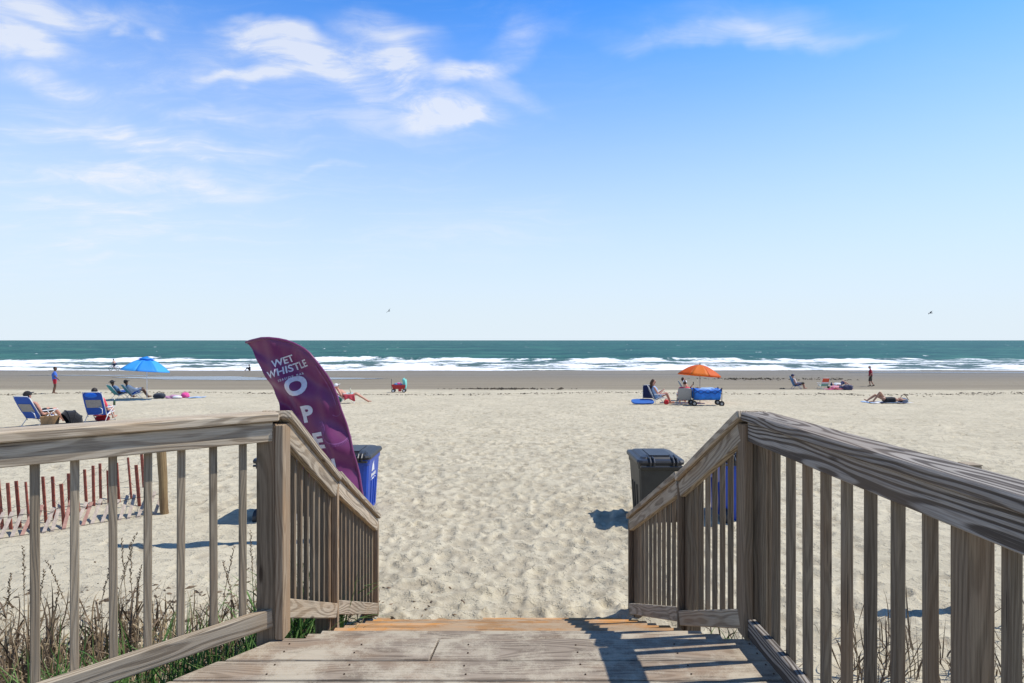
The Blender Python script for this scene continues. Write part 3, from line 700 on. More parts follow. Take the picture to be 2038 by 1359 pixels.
# ------------------------------------------------------------------ wheeled bins
def text_mesh(body, size, bold=.0, spacing=1.0, align='CENTER'):
    c = bpy.data.curves.new('lettering', 'FONT'); c.body = body; c.size = size; c.align_x = align; c.align_y = 'CENTER'
    c.offset = bold * size; c.space_character = spacing; c.resolution_u = 4
    o = bpy.data.objects.new('lettering', c); COL.objects.link(o)
    dg = bpy.context.evaluated_depsgraph_get(); me = bpy.data.meshes.new_from_object(o.evaluated_get(dg))
    bpy.data.objects.remove(o); bpy.data.curves.remove(c)
    me.materials.clear()
    return me
def wheeled_bin(label, x0, x1, y0, y1, h, body, group, logo_side=0):
    lidm = plain('black_plastic_lid', (.022, .024, .028), .42, .2, 8, spec=.5); white = plain('white_print', (.75, .75, .75), .6)
    cx, cy = (x0 + x1) / 2, (y0 + y1) / 2; z0 = gz(cx, cy) - .05; w, dp = (x1 - x0) / 2, (y1 - y0) / 2
    t = thing('wheeled_bin', label, 'trash bin', (cx, cy, z0), 0, group)
    bm = bmesh.new(); levels = [(0, .80), (.06, .82), (.30, .86), (.55, .90), (.80, .945), (.82, .985), (.90, 1.0)]
    prev = None; n = 8
    def ring(z, s):
        pts = []; r = .06
        for (sx, sy, a0) in ((1, 1, 0), (-1, 1, 90), (-1, -1, 180), (1, -1, 270)):
            for k in range(3):
                a = R(a0 + k * 45); pts.append(bm.verts.new((sx * (w * s - r) + r * math.cos(a), sy * (dp * s - r) + r * math.sin(a), z)))
        return pts
    for z, s in levels:
        rg = ring(z * h, s)
        if prev:
            for i in range(12): bm.faces.new((prev[i], prev[(i + 1) % 12], rg[(i + 1) % 12], rg[i]))
        else: bm.faces.new(rg[::-1])
        prev = rg
    rg = [bm.verts.new(v.co * 1 - Vector((v.co.x * .06, v.co.y * .06, 0))) for v in prev]
    for i in range(12): bm.faces.new((prev[i], prev[(i + 1) % 12], rg[(i + 1) % 12], rg[i]))
    bo = from_bm('body', bm, body, t, smooth=False)
    # moulded grooves down each side
    for sx in (-1, 1):
        bm = bmesh.new()
        for yy in (-.18, .05, .24): tube(bm, [(sx * w * .83, yy * dp * 2 * .8, .1 * h), (sx * w * .905, yy * dp * 2 * .9, .55 * h)], .012, 6)
        from_bm('rib', bm, body, bo)
    # lid
    bm = bmesh.new(); prev = None
    for z, s in ((.895, 1.06), (.93, 1.08), (.955, 1.04), (.965, .90), (.985, .82), (1.0, .60)):
        rg = ring(z * h, s)
        if prev:
            for i in range(12): bm.faces.new((prev[i], prev[(i + 1) % 12], rg[(i + 1) % 12], rg[i]))
        else: bm.faces.new(rg[::-1])
        prev = rg
    bm.faces.new(prev)
    lid = from_bm('lid', bm, lidm, t)
    bm = bmesh.new(); box(bm, (-w * .45, -dp * .75, .992 * h), (w * .45, dp * .4, 1.008 * h)); from_bm('raised_panel', bm, lidm, lid)
    for sx in (-.52, .52):
        bm = bmesh.new(); tube(bm, [(sx * w, -dp * .55, .992 * h), (sx * w, -dp * 1.02, .975 * h), (sx * w, -dp * 1.13, .93 * h), (sx * w, -dp * 1.10, .86 * h)], .014, 6)
        tube(bm, [(sx * w + .05, -dp * .62, .992 * h), (sx * w + .05, -dp * 1.02, .975 * h), (sx * w + .05, -dp * 1.13, .93 * h), (sx * w + .05, -dp * 1.10, .86 * h)], .014, 6)
        from_bm('hinge_strap', bm, lidm, lid)
    bm = bmesh.new(); tube(bm, [(-w * .95, -dp * 1.10, .87 * h), (w * .95, -dp * 1.10, .87 * h)], .016, 8); from_bm('handle_bar', bm, lidm, t)
    for sx in (-1, 1):
        bm = bmesh.new(); tube(bm, [(sx * (w * .80), -dp * .86, .11), (sx * (w * .80 + .05), -dp * .86, .11)], .11, 16)
        wl = from_bm('wheel', bm, lidm, t)
        bm = bmesh.new(); tube(bm, [(sx * (w * .80 + .045), -dp * .86, .11), (sx * (w * .80 + .056), -dp * .86, .11)], .05, 12); from_bm('hub', bm, plain('grey_hub', (.2, .2, .21), .5), wl)
    if logo_side:      # white sail emblem with lettering below, on the side wall
        sx = logo_side; zc = .66 * h
        def sidex(z): return sx * (w * np.interp(z / h, [l[0] for l in levels], [l[1] for l in levels]) + .004)
        bm = bmesh.new()
        def poly(pts): bm.faces.new([bm.verts.new((sidex(zc + q[1]), q[0] - .05, zc + q[1])) for q in pts])
        poly([(-.085, 0), (-.01, 0), (-.01, .15), (-.045, .10)]); poly([(.008, .0), (.07, .0), (.045, .07), (.008, .125)])
        from_bm('emblem', bm, white, t)
        # two rows of worn white print below the sail, too small to read in the photograph
        rr = random.Random(6)
        for (dz, hh, y0, y1, n) in ((-.055, .026, -.15, .11, 7), (-.112, .011, -.15, .11, 1)):
            bm = bmesh.new()
            for k in range(n):
                a = y0 + (y1 - y0) * k / n + (.005 if n > 1 else 0); b_ = y0 + (y1 - y0) * (k + 1) / n - (.005 if n > 1 else 0); h1, h2 = hh * rr.uniform(.6, 1.2), hh * rr.uniform(.7, 1.1)
                bm.faces.new([bm.verts.new((sidex(zc + dz + q), u_, zc + dz + q)) for u_, q in ((a, -h1), (b_, -h2), (b_, h1), (a, h2))])
            from_bm('print', bm, white, t)
    return t
BLUE_BIN = plain('blue_bin_plastic', (.006, .060, .40), .38, .15, 5, spec=.5); DARK_BIN = plain('olive_black_bin_plastic', (.034, .034, .030), .5, .2, 5, spec=.4)
wheeled_bin('dark grey wheeled trash bin right of the sand path, left of a blue bin', 1.66, 2.24, 7.55, 8.30, .93, DARK_BIN, 'wheeled bins at the foot of the stairs', 0)
wheeled_bin('blue wheeled bin glimpsed between the balusters of the right stair railing', 2.78, 3.36, 7.6, 8.35, .93, BLUE_BIN, 'wheeled bins at the foot of the stairs')
wheeled_bin('blue wheeled bin with white sail emblem behind the purple flag', -2.55, -1.97, 7.95, 8.70, .92, BLUE_BIN, 'wheeled bins at the foot of the stairs', 1)
wheeled_bin('dark wheeled bin mostly hidden behind the left corner post', -3.40, -2.84, 7.6, 8.35, .93, DARK_BIN, 'wheeled bins at the foot of the stairs')

# ------------------------------------------------------------------ feather flag
FY = 6.85
def fx(px): return (px - 1019) / F * FY
def fz(py): return CAMZ - (py - 677) / F * FY
def cr(pts, t):
    n = len(pts) - 1; t = min(max(t, 0), .99999) * n; i = int(t); f = t - i
    P = [Vector(pts[min(max(k, 0), n)]) for k in (i - 1, i, i + 1, i + 2)]
    return .5 * ((2 * P[1]) + (P[2] - P[0]) * f + (2 * P[0] - 5 * P[1] + 4 * P[2] - P[3]) * f * f + (3 * P[1] - P[0] - 3 * P[2] + P[3]) * f ** 3)
def flag_y(x, z):
    """folds of the cloth"""
    u = (x - fx(487)) ; v = fz(680) - z
    a = u * .88 - v * .47; s = u * .47 + v * .88          # across / along the cloth
    y = .042 * math.sin(a * 15 + 1.3 * math.sin(s * 3.4) + .5) * min(1, .35 + s)
    y +=  .024 * math.sin(s * 9.5 - a * 13 + 1.0) + .006 * math.sin(a * 34 + s * 12)
    y += .028 * math.exp(-((s - 1.0) / .25) ** 2) * math.sin(a * 22)
    y += .020 * math.exp(-((a + .1) / .16) ** 2) * math.sin(s * 24 - a * 30)
    return FY + y
def build_flag():
    lead = [(487, 681), (525, 673), (560, 676), (590, 686), (615, 700), (640, 729), (660, 764), (680, 824), (697, 884), (710, 940), (719, 980), (725, 1012)]
    free = [(487, 681), (497, 694), (514, 724), (532, 758), (546, 790), (560, 822), (578, 862), (597, 905), (617, 950), (634, 990), (645, 1015)]
    base = Vector((fx(742), FY, gz(fx(742), FY)))
    t = thing('feather_flag', 'purple feather flag with silver lettering leaning beside the left stair railing', 'flag', base)
    b = NB('purple_satin'); geo = b.nd('ShaderNodeNewGeometry'); n = b.noise(geo.outputs['Position'], 55, 3, .6)
    b.put(b.b.inputs['Base Color'], b.mix(n, (.175, .024, .110), (.215, .034, .138))); b.b.inputs['Roughness'].default_value = .36
    b.b.inputs['Specular IOR Level'].default_value = .5; b.b.inputs['Sheen Weight'].default_value = .35; b.b.inputs['Anisotropic'].default_value = .4
    tr = b.nd('ShaderNodeBsdfTranslucent'); tr.inputs[0].default_value = (.32, .03, .20, 1); ms = b.nd('ShaderNodeMixShader'); ms.inputs[0].default_value = .22
    out = b.nt.nodes['Material Output']; b.nt.links.new(b.b.outputs[0], ms.inputs[1]); b.nt.links.new(tr.outputs[0], ms.inputs[2]); b.nt.links.new(ms.outputs[0], out.inputs[0])
    b.bump(n, .08, .002)
    nu, nv = 70, 150; V = []
    for j in range(nv + 1):
        q = j / nv; l = cr([p + (0,) for p in free], q); r_ = cr([p + (0,) for p in lead], q)
        for i in range(nu + 1):
            p = l.lerp(r_, i / nu); x, z = fx(p.x), fz(p.y); V.append((x - base.x, flag_y(x, z) - base.y, z - base.z))
    Fc = [(j * (nu + 1) + i, j * (nu + 1) + i + 1, (j + 1) * (nu + 1) + i + 1, (j + 1) * (nu + 1) + i) for j in range(nv) for i in range(nu)]
    me = bpy.data.meshes.new('cloth'); me.from_pydata(V, [], Fc); me.update()
    cl = link('cloth', me, b.m, t, smooth=True)
    sm = cl.modifiers.new('thick', 'SOLIDIFY'); sm.thickness = .003; sm.offset = 0
    # pole in the sleeve
    bm = bmesh.new(); pts = []
    for k in range(25):
        p = cr([p + (0,) for p in lead], k / 24); x, z = fx(p.x), fz(p.y); pts.append((x - base.x, flag_y(x, z) - base.y, z - base.z))
    pts += [(fx(733) - base.x, 0, fz(1045) - base.z), (0, 0, -.25)]
    tube(bm, pts, [.005 + .008 * k / 26 for k in range(len(pts))], 8)
    sl_bm = bmesh.new(); tube(sl_bm, pts[:25], .017, 8); from_bm('sleeve', sl_bm, b.m, cl, smooth=True)
    from_bm('pole', bm, plain('black_pole', (.02, .02, .022), .4), t, smooth=True)
    silver = plain('silver_print', (.62, .60, .66), .35, .1, 20, spec=.5); rose = plain('rose_print', (.27, .085, .235), .5, .2, 20)
    def lay(me, px, py, rot, name, mat, shear=0.0):
        bm = bmesh.new(); bm.from_mesh(me)
        for _ in range(3):
            bmesh.ops.subdivide_edges(bm, edges=[e for e in bm.edges if e.calc_length() > .022], cuts=1); bmesh.ops.triangulate(bm, faces=[f for f in bm.faces if len(f.verts) > 3])
        c, s = math.cos(R(rot)), math.sin(R(rot))
        for v in bm.verts:
            a = v.co.x + shear * v.co.y; q = v.co.y; x = fx(px) + a * c - q * s; z = fz(py) + a * s + q * c
            v.co = Vector((x - base.x, flag_y(x, z) - .007 - base.y, z - base.z))
        m2 = bpy.data.meshes.new(name); bm.to_mesh(m2); bm.free(); link(name, m2, mat, cl)
    k = FY / F
    def T(txt, cap_px, bold=.02, sp=1.0): return text_mesh(txt, cap_px * k / .70, bold, sp)
    lay(T('WET', 13.5, .022, 1.0), 563, 719, 18, 'lettering', silver)
    lay(T('WHISTLE', 14.0, .022, 1.02), 573, 735, 18.5, 'lettering', silver)
    lay(T('SEASIDE BAR', 4.3, .012, 1.35), 579, 750.5, 18.5, 'small_lettering', silver)
    lay(T('O', 33, .055), 590.7, 769.5, 15, 'letter', silver)
    lay(T('P', 31, .045), 612, 825, 11, 'letter', silver)
    lay(T('E', 31, .045), 634, 879, 12, 'letter', silver)
    lay(T('N', 31, .045), 655, 933, 12, 'letter', silver)
    # looped rope-like motif with a fringe
    def motif(pts, fringe):
        bm = bmesh.new(); P3 = []; n = 40
        for i in range(n + 1): P3.append(cr([p + (0,) for p in pts], i / n))
        def vert(p): x, z = fx(p.x), fz(p.y); return bm.verts.new((x - base.x, flag_y(x, z) - .006 - base.y, z - base.z))
        prev = None
        for i, p in enumerate(P3):
            tng = (P3[min(i + 1, n)] - P3[max(i - 1, 0)]).normalized(); nn = Vector((-tng.y, tng.x, 0)); e = .9
            cur = (vert(p - nn * e), vert(p + nn * e))
            if prev: bm.faces.new((prev[0], prev[1], cur[1], cur[0]))
            prev = cur
            if fringe and i % 1 == 0:
                f0 = p + nn * 1.2 * fringe; f1 = p + nn * 5.5 * fringe; bm.faces.new((vert(f0 - tng * .45), vert(f0 + tng * .45), vert(f1 + tng * .35), vert(f1 - tng * .35)))
        from_bm('rope_motif', bm, rose, cl)
    motif([(641, 838), (648, 852), (646, 868), (655, 878), (670, 882), (684, 878), (694, 868)], 1)
    motif([(661, 826), (668, 829), (675, 825), (676, 817)], 0)
    motif([(632, 727), (644, 752), (656, 778), (668, 806)], 0)
build_flag()

# ------------------------------------------------------------------ people
def remeshed(name, bm, voxel, mat, parent, smooth_it=3, M=None):
    me = bpy.data.meshes.new(name); bm.to_mesh(me); bm.free()
    o = bpy.data.objects.new(name, me); COL.objects.link(o)
    m = o.modifiers.new('r', 'REMESH'); m.mode = 'VOXEL'; m.voxel_size = voxel
    s = o.modifiers.new('s', 'SMOOTH'); s.iterations = smooth_it; s.factor = .5
    dg = bpy.context.evaluated_depsgraph_get(); me2 = bpy.data.meshes.new_from_object(o.evaluated_get(dg))
    bpy.data.objects.remove(o); bpy.data.meshes.remove(me); me2.materials.clear(); me2.name = name
    return link(name, me2, mat, parent, M, smooth=True)
def limb(bm, a, b, ra, rb, n=10):
    a, b = Vector(a), Vector(b); tube(bm, [a, a.lerp(b, .35), b], [ra, ra * .72 + rb * .30, rb], n)
    ball(bm, a, ra, seg=n, rings=6); ball(bm, b, rb, seg=n, rings=6)
SK_TAN = skin_mat('tan_skin', (.42, .22, .14)); SK_PINK = skin_mat('sunburnt_skin', (.52, .26, .18)); SK_BROWN = skin_mat('brown_skin', (.13, .065, .04)); SK_FAIR = skin_mat('fair_skin', (.50, .31, .23))
HAIR_DK = plain('dark_hair', (.018, .013, .010), .6); HAIR_BR = plain('brown_hair', (.07, .032, .016), .6); HAIR_GR = plain('grey_hair', (.35, .34, .33), .6)
def cloth_(name, c): return plain('fabric_' + name, c, .85, .12, 40, spec=.2, sheen=.2)
def torso_prims(bm, J, grow=0.0, top=1.0, sw=1.0):
    P, C, N_ = J['pelvis'], J['chest'], J['neck']; lat = J['lat']
    for s in (-1, 1):
        a = P + lat * (.065 * s); b = C.lerp(P, 1 - top) + lat * (.085 * s * sw); limb(bm, a, b, .112 + grow, .118 + grow)
    tube(bm, [P, P.lerp(C, .5), C.lerp(P, 1 - top)], [.12 + grow, .118 + grow, .13 + grow], 12)
    ball(bm, P, .13 + grow)
def make_person(label, loc, rz, J, skin, clothes=(), hair=None, hat=None, glasses=False, beard=False, group=None, lie=None):
    t = thing('person', label, 'person', loc, rz, group)
    J = dict(J); J['lat'] = Vector(J.get('lat', (0, 1, 0))).normalized()
    for k in ('pelvis', 'chest', 'neck', 'head'): J[k] = Vector(J[k])
    lat = J['lat']; sw = J.get('sw', 1.0)
    bm = bmesh.new(); torso_prims(bm, J, 0, 1, sw)
    sh = [J['chest'] + (J['neck'] - J['chest']) * .55 + lat * (s * .185 * sw) for s in (1, -1)]
    limb(bm, sh[0].lerp(sh[1], .12), sh[0].lerp(sh[1], .88), .062, .062)
    limb(bm, J['chest'], J['neck'], .10, .055); limb(bm, J['neck'], J['head'], .054, .054)
    up = (J['head'] - J['neck']).normalized(); fwd = Vector(J.get('face', (1, 0, 0))); fwd = (fwd - up * fwd.dot(up) * .6).normalized(); side = up.cross(fwd).normalized(); up2 = fwd.cross(side)
    HM = Matrix((fwd, side, up2)).transposed().to_4x4(); H = J['head'] + up2 * .045
    ball(bm, H, (.098, .078, .118), HM, 14, 10); ball(bm, H + fwd * .035 - up2 * .065, (.06, .055, .055), HM)
    tube(bm, [H + fwd * .085 + up2 * .02, H + fwd * .118 - up2 * .02, H + fwd * .085 - up2 * .03], [.010, .016, .012], 6)
    for s in (1, -1): ball(bm, H + side * (.078 * s) - fwd * .005, (.022, .012, .032), HM)
    for i, (el, wr) in enumerate(J['arms']):
        s = 1 if i == 0 else -1; el, wr = Vector(el), Vector(wr)
        limb(bm, sh[i], el, .054, .041); limb(bm, el, wr, .042, .028)
        hd = J.get('hand', {}).get(i); d = Vector(hd).normalized() if hd else (wr - el).normalized()
        o1 = d.cross(lat); o1 = (o1 if o1.length > .05 else d.orthogonal()).normalized(); o2 = d.cross(o1).normalized()
        pc = wr + d * .055; ball(bm, pc, (.05, .019, .042), Matrix((d, o1, o2)).transposed().to_4x4())
        for k, ln in enumerate((.062, .072, .066, .05)):
            q = wr + d * .085 + o2 * ((k - 1.5) * .020); tube(bm, [q, q + d * ln * .55 - o1 * .006, q + d * ln * .9 - o1 * .024], [.0105, .0100, .0085], 6)
        q = wr + d * .03 - o2 * .034; tube(bm, [q, q + d * .03 - o2 * .022, q + d * .055 - o2 * .026], [.0125, .0115, .010], 6)
    hips = [J['pelvis'] + lat * (.088 * s) for s in (1, -1)]
    for i, (kn, an, toe) in enumerate(J['legs']):
        kn, an, toe = Vector(kn), Vector(an), Vector(toe)
        limb(bm, hips[i], kn, .092, .056); limb(bm, kn, kn.lerp(an, .35), .055, .056); limb(bm, kn.lerp(an, .3), an, .055, .036)
        fd = (toe - an).normalized(); limb(bm, an - fd * .03, toe, .036, .026)
    body = remeshed('body', bm, .0135, skin, t)
    for c in clothes:
        kind, mat, amt = c[0], c[1], (c[2] if len(c) > 2 else None)
        bm = bmesh.new()
        if kind == 'shirt':
            torso_prims(bm, J, .020, 1, sw); limb(bm, sh[0].lerp(sh[1], .1), sh[0].lerp(sh[1], .9), .078, .078)
            limb(bm, J['chest'], J['chest'].lerp(J['neck'], .6), .12, .085)
            q = .62 if amt is None else amt
            for i, (el, wr) in enumerate(J['arms']):
                if q > 0: limb(bm, sh[i], sh[i].lerp(Vector(el), min(q, 1)), .072, .062)
                if q > 1: limb(bm, Vector(el), Vector(el).lerp(Vector(wr), q - 1), .058, .044)
        elif kind in ('shorts', 'pants'):
            q = (.72 if amt is None else amt); limb(bm, hips[0], hips[1], .126, .126); ball(bm, J['pelvis'].lerp(J['chest'], .15), .142)
            for i, (kn, an, toe) in enumerate(J['legs']):
                kn, an = Vector(kn), Vector(an)
                limb(bm, hips[i], hips[i].lerp(kn, min(1, q)), .112, .088 if q <= 1 else .075)
                if q > 1: limb(bm, kn, kn.lerp(an, q - 1), .074, .055)
        elif kind == 'swimsuit':
            torso_prims(bm, J, .010, .92, sw); limb(bm, hips[0], hips[1], .115, .115)
        elif kind == 'shoes':
            for i, (kn, an, toe) in enumerate(J['legs']):
                an, toe = Vector(an), Vector(toe); fd = (toe - an).normalized(); limb(bm, an - fd * .035, toe + fd * .015, .046, .036)
            kind = 'shoes'
        if kind == 'shoes':
            for i, (kn, an, toe) in enumerate(J['legs']):
                b1 = bmesh.new(); an, toe = Vector(an), Vector(toe); fd = (toe - an).normalized(); limb(b1, an - fd * .035, toe + fd * .015, .046, .036)
                remeshed('shoe', b1, .014, mat, t, 2)
            bm.free(); continue
        remeshed(kind, bm, .015, mat, t, 4)
    if hair:
        bm = bmesh.new(); ball(bm, H - fwd * .022 + up2 * .022, (.098, .089, .112), HM, 12, 8)
        if J.get('long_hair'):
            lh = Vector(J['long_hair']); tube(bm, [H - fwd * .06, H - fwd * .09 - up2 * .10, H + lh], [.08, .075, .035], 8)
        remeshed('hair', bm, .014, hair, t, 2)
    else:
        pass
    if hat:
        kind, mat = hat; bm = bmesh.new(); ball(bm, H + up2 * .035 - fwd * .005, (.112, .096, .10), HM, 12, 8)
        if kind == 'cap': ball(bm, H + up2 * .050 + fwd * .135, (.085, .075, .014), HM)
        else: ball(bm, H + up2 * .035, (.20, .185, .016), HM, 16, 6)
        remeshed('hat', bm, .013, mat, t, 2)
    if glasses:
        bm = bmesh.new()
        for s in (1, -1): ball(bm, H + fwd * .096 + side * (.034 * s) + up2 * .012, (.012, .030, .022), HM)
        tube(bm, [H + fwd * .10 - side * .03 + up2 * .014, H + fwd * .10 + side * .03 + up2 * .014], .006, 5)
        from_bm('sunglasses', bm, plain('black_lens', (.01, .01, .012), .2), t)
    else:
        for s in (1, -1):
            bm = bmesh.new(); ball(bm, H + fwd * .090 + side * (.032 * s) + up2 * .012, (.008, .013, .008), HM, 8, 5); from_bm('eye', bm, plain('eye_dark', (.03, .02, .015), .3), t)
    bm = bmesh.new(); ball(bm, H + fwd * .092 - up2 * .062, (.010, .024, .007), HM, 8, 5); from_bm('mouth', bm, plain('lip', (.30, .10, .08), .5), t)
    return t
def seated(rec=32, knee=(.30, .50), ank=(.60, .07), toe=None, arms='rest', seat=(-.13, .33), head_up=.55, face=(1, 0, 0)):
    """pose in a low chair, x = forward"""
    a = R(rec); b = Vector((-math.sin(a), 0, math.cos(a))); P = Vector((seat[0], 0, seat[1]))
    C = P + b * .36; N_ = P + b * .53; hu = (b.lerp(Vector((0, 0, 1)), head_up)).normalized(); H = N_ + hu * .15
    if arms == 'rest': A = [((C.x + .10, .285 * s, C.z - .26), (C.x + .34, .275 * s, C.z - .25)) for s in (1, -1)]
    elif arms == 'read': A = [((C.x + .16, .24 * s, C.z - .22), (C.x + .36, .10 * s, C.z - .05)) for s in (1, -1)]
    elif arms == 'phone': A = [((C.x + .12, .27, C.z - .24), (C.x + .36, .22, C.z - .22)), ((C.x + .14, -.25, C.z - .20), (C.x + .30, -.16, C.z + .06))]
    else: A = arms
    Lg = []
    for i, s in enumerate((1, -1)):
        k = knee[i] if hasattr(knee[0], '__len__') else knee; n = ank[i] if hasattr(ank[0], '__len__') else ank
        tt = toe or (n[0] + .15, n[1] + .03)
        if hasattr(tt[0], '__len__'): tt = tt[i]
        Lg.append(((k[0], .12 * s, k[1]), (n[0], .12 * s, n[1]), (tt[0], .14 * s, tt[1])))
    return dict(pelvis=P, chest=C, neck=N_, head=H, arms=A, legs=Lg, face=face)

# ------------------------------------------------------------------ beach furniture
ALU = plain('white_aluminium', (.72, .72, .72), .35, .08, 20, metal=0, spec=.6); STEEL = plain('grey_tube', (.30, .31, .33), .4, .1, 20, metal=.5); BLACKT = plain('black_tube', (.02, .02, .022), .45)
def beach_chair(label, loc, rz, fabric, frame=ALU, rec=32, panel=None, pillow=None, group=None, arm=None, stripes=None, high=.78, strap=False, cat='chair'):
    t = thing('beach_chair', label, cat, loc, rz, group); w = .285; a = R(rec)
    b = Vector((-math.sin(a), 0, math.cos(a))); B0 = Vector((-.25, 0, .24)); F0 = Vector((.22, 0, .31)); nrm = Vector((b.z, 0, -b.x))
    def V(p, y): return (p.x, y, p.z)
    T = B0 + b * high
    bm = bmesh.new(); tube(bm, [V(B0 - b * .06, w), V(T - b * .06, w), V(T, w - .06), V(T, -w + .06), V(T - b * .06, -w), V(B0 - b * .06, -w)], .013, 8); from_bm('back_frame', bm, frame, t, smooth=True)
    bm = bmesh.new(); tube(bm, [V(B0, w), V(F0, w), V(F0 + Vector((.03, 0, -.01)), w - .05), V(F0 + Vector((.03, 0, -.01)), -w + .05), V(F0, -w), V(B0, -w)], .013, 8); from_bm('seat_frame', bm, frame, t, smooth=True)
    for s in (1, -1):
        y = s * (w + .018)
        bm = bmesh.new(); tube(bm, [(.26, y, 0), (.02, y, .28), (-.10, y, .47)], .012, 6); from_bm('leg', bm, frame, t, smooth=True)
        bm = bmesh.new(); tube(bm, [(-.40, y, 0), (-.20, y, .25), (.16, y, .46)], .012, 6); from_bm('leg', bm, frame, t, smooth=True)
        bm = bmesh.new(); box(bm, (-.26, s * (w + .015) - .028, .468), (.24, s * (w + .015) + .028, .492)); bmesh.ops.bevel(bm, geom=bm.edges[:], offset=.009, segments=1, affect='EDGES'); from_bm('armrest', bm, arm or frame, t)
    for x in (.26, -.40):
        bm = bmesh.new(); tube(bm, [(x, w + .018, .012), (x, -w - .018, .012)], .011, 6); from_bm('foot_bar', bm, frame, t)
    def sling(name, p, q, sag, y0, y1, mat, off=0.0, n=8, par=t):
        """cloth between two rails with a sag, 4 mm thick"""
        bm = bmesh.new(); d = (q - p); nn = Vector((d.z, 0, -d.x)).normalized(); rows = [[], []]
        for k in range(2):
            for i in range(n + 1):
                f = i / n; c = p + d * f - nn * 0 + Vector((nn.x, 0, nn.z)) * (off - sag * math.sin(math.pi * f) * 1.0 + (.0025 if k else -.0025))
                rows[k].append((bm.verts.new((c.x, y0, c.z)), bm.verts.new((c.x, y1, c.z))))
        for k in range(2):
            for i in range(n): bm.faces.new((rows[k][i][0], rows[k][i][1], rows[k][i + 1][1], rows[k][i + 1][0]))
        for i in range(n):
            for e in range(2): bm.faces.new((rows[0][i][e], rows[0][i + 1][e], rows[1][i + 1][e], rows[1][i][e]))
        return from_bm(name, bm, mat, par, smooth=False)
    if stripes:
        k = len(stripes); bk = None
        for i, m in enumerate(stripes):
            p = B0 + b * (high - .01) * (i / k); q = B0 + b * (high - .01) * ((i + 1) / k); sling('back_stripe', p, q, 0, -w, w, m, 0, 1)
    else: bk = sling('backrest', B0, T - b * .005, .025, -w, w, fabric)
    sling('seat', B0 + Vector((.0, 0, .0)), F0, .04, -w, w, fabric if not stripes else stripes[0])
    if panel: sling('mesh_panel', B0 + b * .28, B0 + b * .56, .0, -w + .055, w - .055, panel, -.034, 4)
    if pillow:
        bm = bmesh.new(); c = T - b * .10 - nrm * .03; ball(bm, V(c, .03), (.022, .19, .085), Matrix.Rotation(-a, 4, 'Y'), 14, 8); from_bm('pillow', bm, pillow, t, smooth=True)
    if strap:
        bm = bmesh.new(); c = B0 + b * .16; tube(bm, [V(c + b * .16 - nrm * .05, -w * .45), V(c + b * .10 - nrm * .09, -w * .85), V(c - b * .06 - nrm * .10, -w * .80), V(c - b * .12 - nrm * .06, -w * .3)], .012, 6); from_bm('strap', bm, ALU, t, smooth=True)
    return t
def umbrella(label, loc, radius, top, drop, mats, tilt=(0, 0), pole_mat=ALU, vent=True, rot=0.0, gores=8, lean=0.0, group=None):
    t = thing('beach_umbrella', label, 'umbrella', loc, 0, group)
    TM = Matrix.Translation((0, 0, top)) @ Matrix.Rotation(tilt[0], 4, 'X') @ Matrix.Rotation(tilt[1], 4, 'Y')
    bm = bmesh.new(); tube(bm, [(lean, 0, -.35), (lean * .5, 0, top * .5), tuple(TM @ Vector((0, 0, .02)))], .017, 8); from_bm('pole', bm, pole_mat, t, smooth=True)
    def pt(f, a):
        g = (a * gores / (2 * math.pi)) % 1.0; sagg = math.sin(math.pi * g)
        r = radius * f * (1 - .05 * sagg * f); z = -drop * (f ** 1.75) - .05 * drop * sagg * math.sin(math.pi * f) - .02 * sagg * f
        return TM @ Vector((r * math.cos(a + rot), r * math.sin(a + rot), z))
    nr, sub = 8, 6; can = None
    for g in range(gores):
        bm = bmesh.new(); rows = []
        for i in range(nr + 1):
            f = .04 + .96 * i / nr; rows.append([bm.verts.new(pt(f, 2 * math.pi * (g + k / sub * .9999) / gores)) for k in range(sub + 1)])
        last = [bm.verts.new(v.co - Vector((0, 0, .055 * (1 - .3 * math.sin(math.pi * k / sub))))) for k, v in enumerate(rows[-1])]; rows.append(last)
        for i in range(len(rows) - 1):
            for k in range(sub): bm.faces.new((rows[i][k], rows[i][k + 1], rows[i + 1][k + 1], rows[i + 1][k]))
        o = from_bm('canopy_panel', bm, mats[g % len(mats)], t, smooth=True); m = o.modifiers.new('thick', 'SOLIDIFY'); m.thickness = .003
    for g in range(gores):
        bm = bmesh.new(); tube(bm, [pt(.03 + .97 * i / 6, 2 * math.pi * g / gores) - Vector((0, 0, .012)) for i in range(7)], .006, 5); from_bm('rib', bm, BLACKT if pole_mat is not ALU else ALU, t)
    if vent:
        bm = bmesh.new(); c = bm.verts.new(TM @ Vector((0, 0, .10))); rg = [bm.verts.new(TM @ Vector((radius * .36 * math.cos(2 * math.pi * k / 16 + rot), radius * .36 * math.sin(2 * math.pi * k / 16 + rot), -.035 - .02 * (k % 2)))) for k in range(16)]
        for k in range(16): bm.faces.new((c, rg[k], rg[(k + 1) % 16]))
        o = from_bm('vent_cap', bm, mats[0], t, smooth=True); m = o.modifiers.new('thick', 'SOLIDIFY'); m.thickness = .003
    bm = bmesh.new(); tube(bm, [TM @ Vector((0, 0, .0)), TM @ Vector((0, 0, .07))], [.03, .014], 8); from_bm('finial', bm, BLACKT if pole_mat is not ALU else ALU, t)
    return t
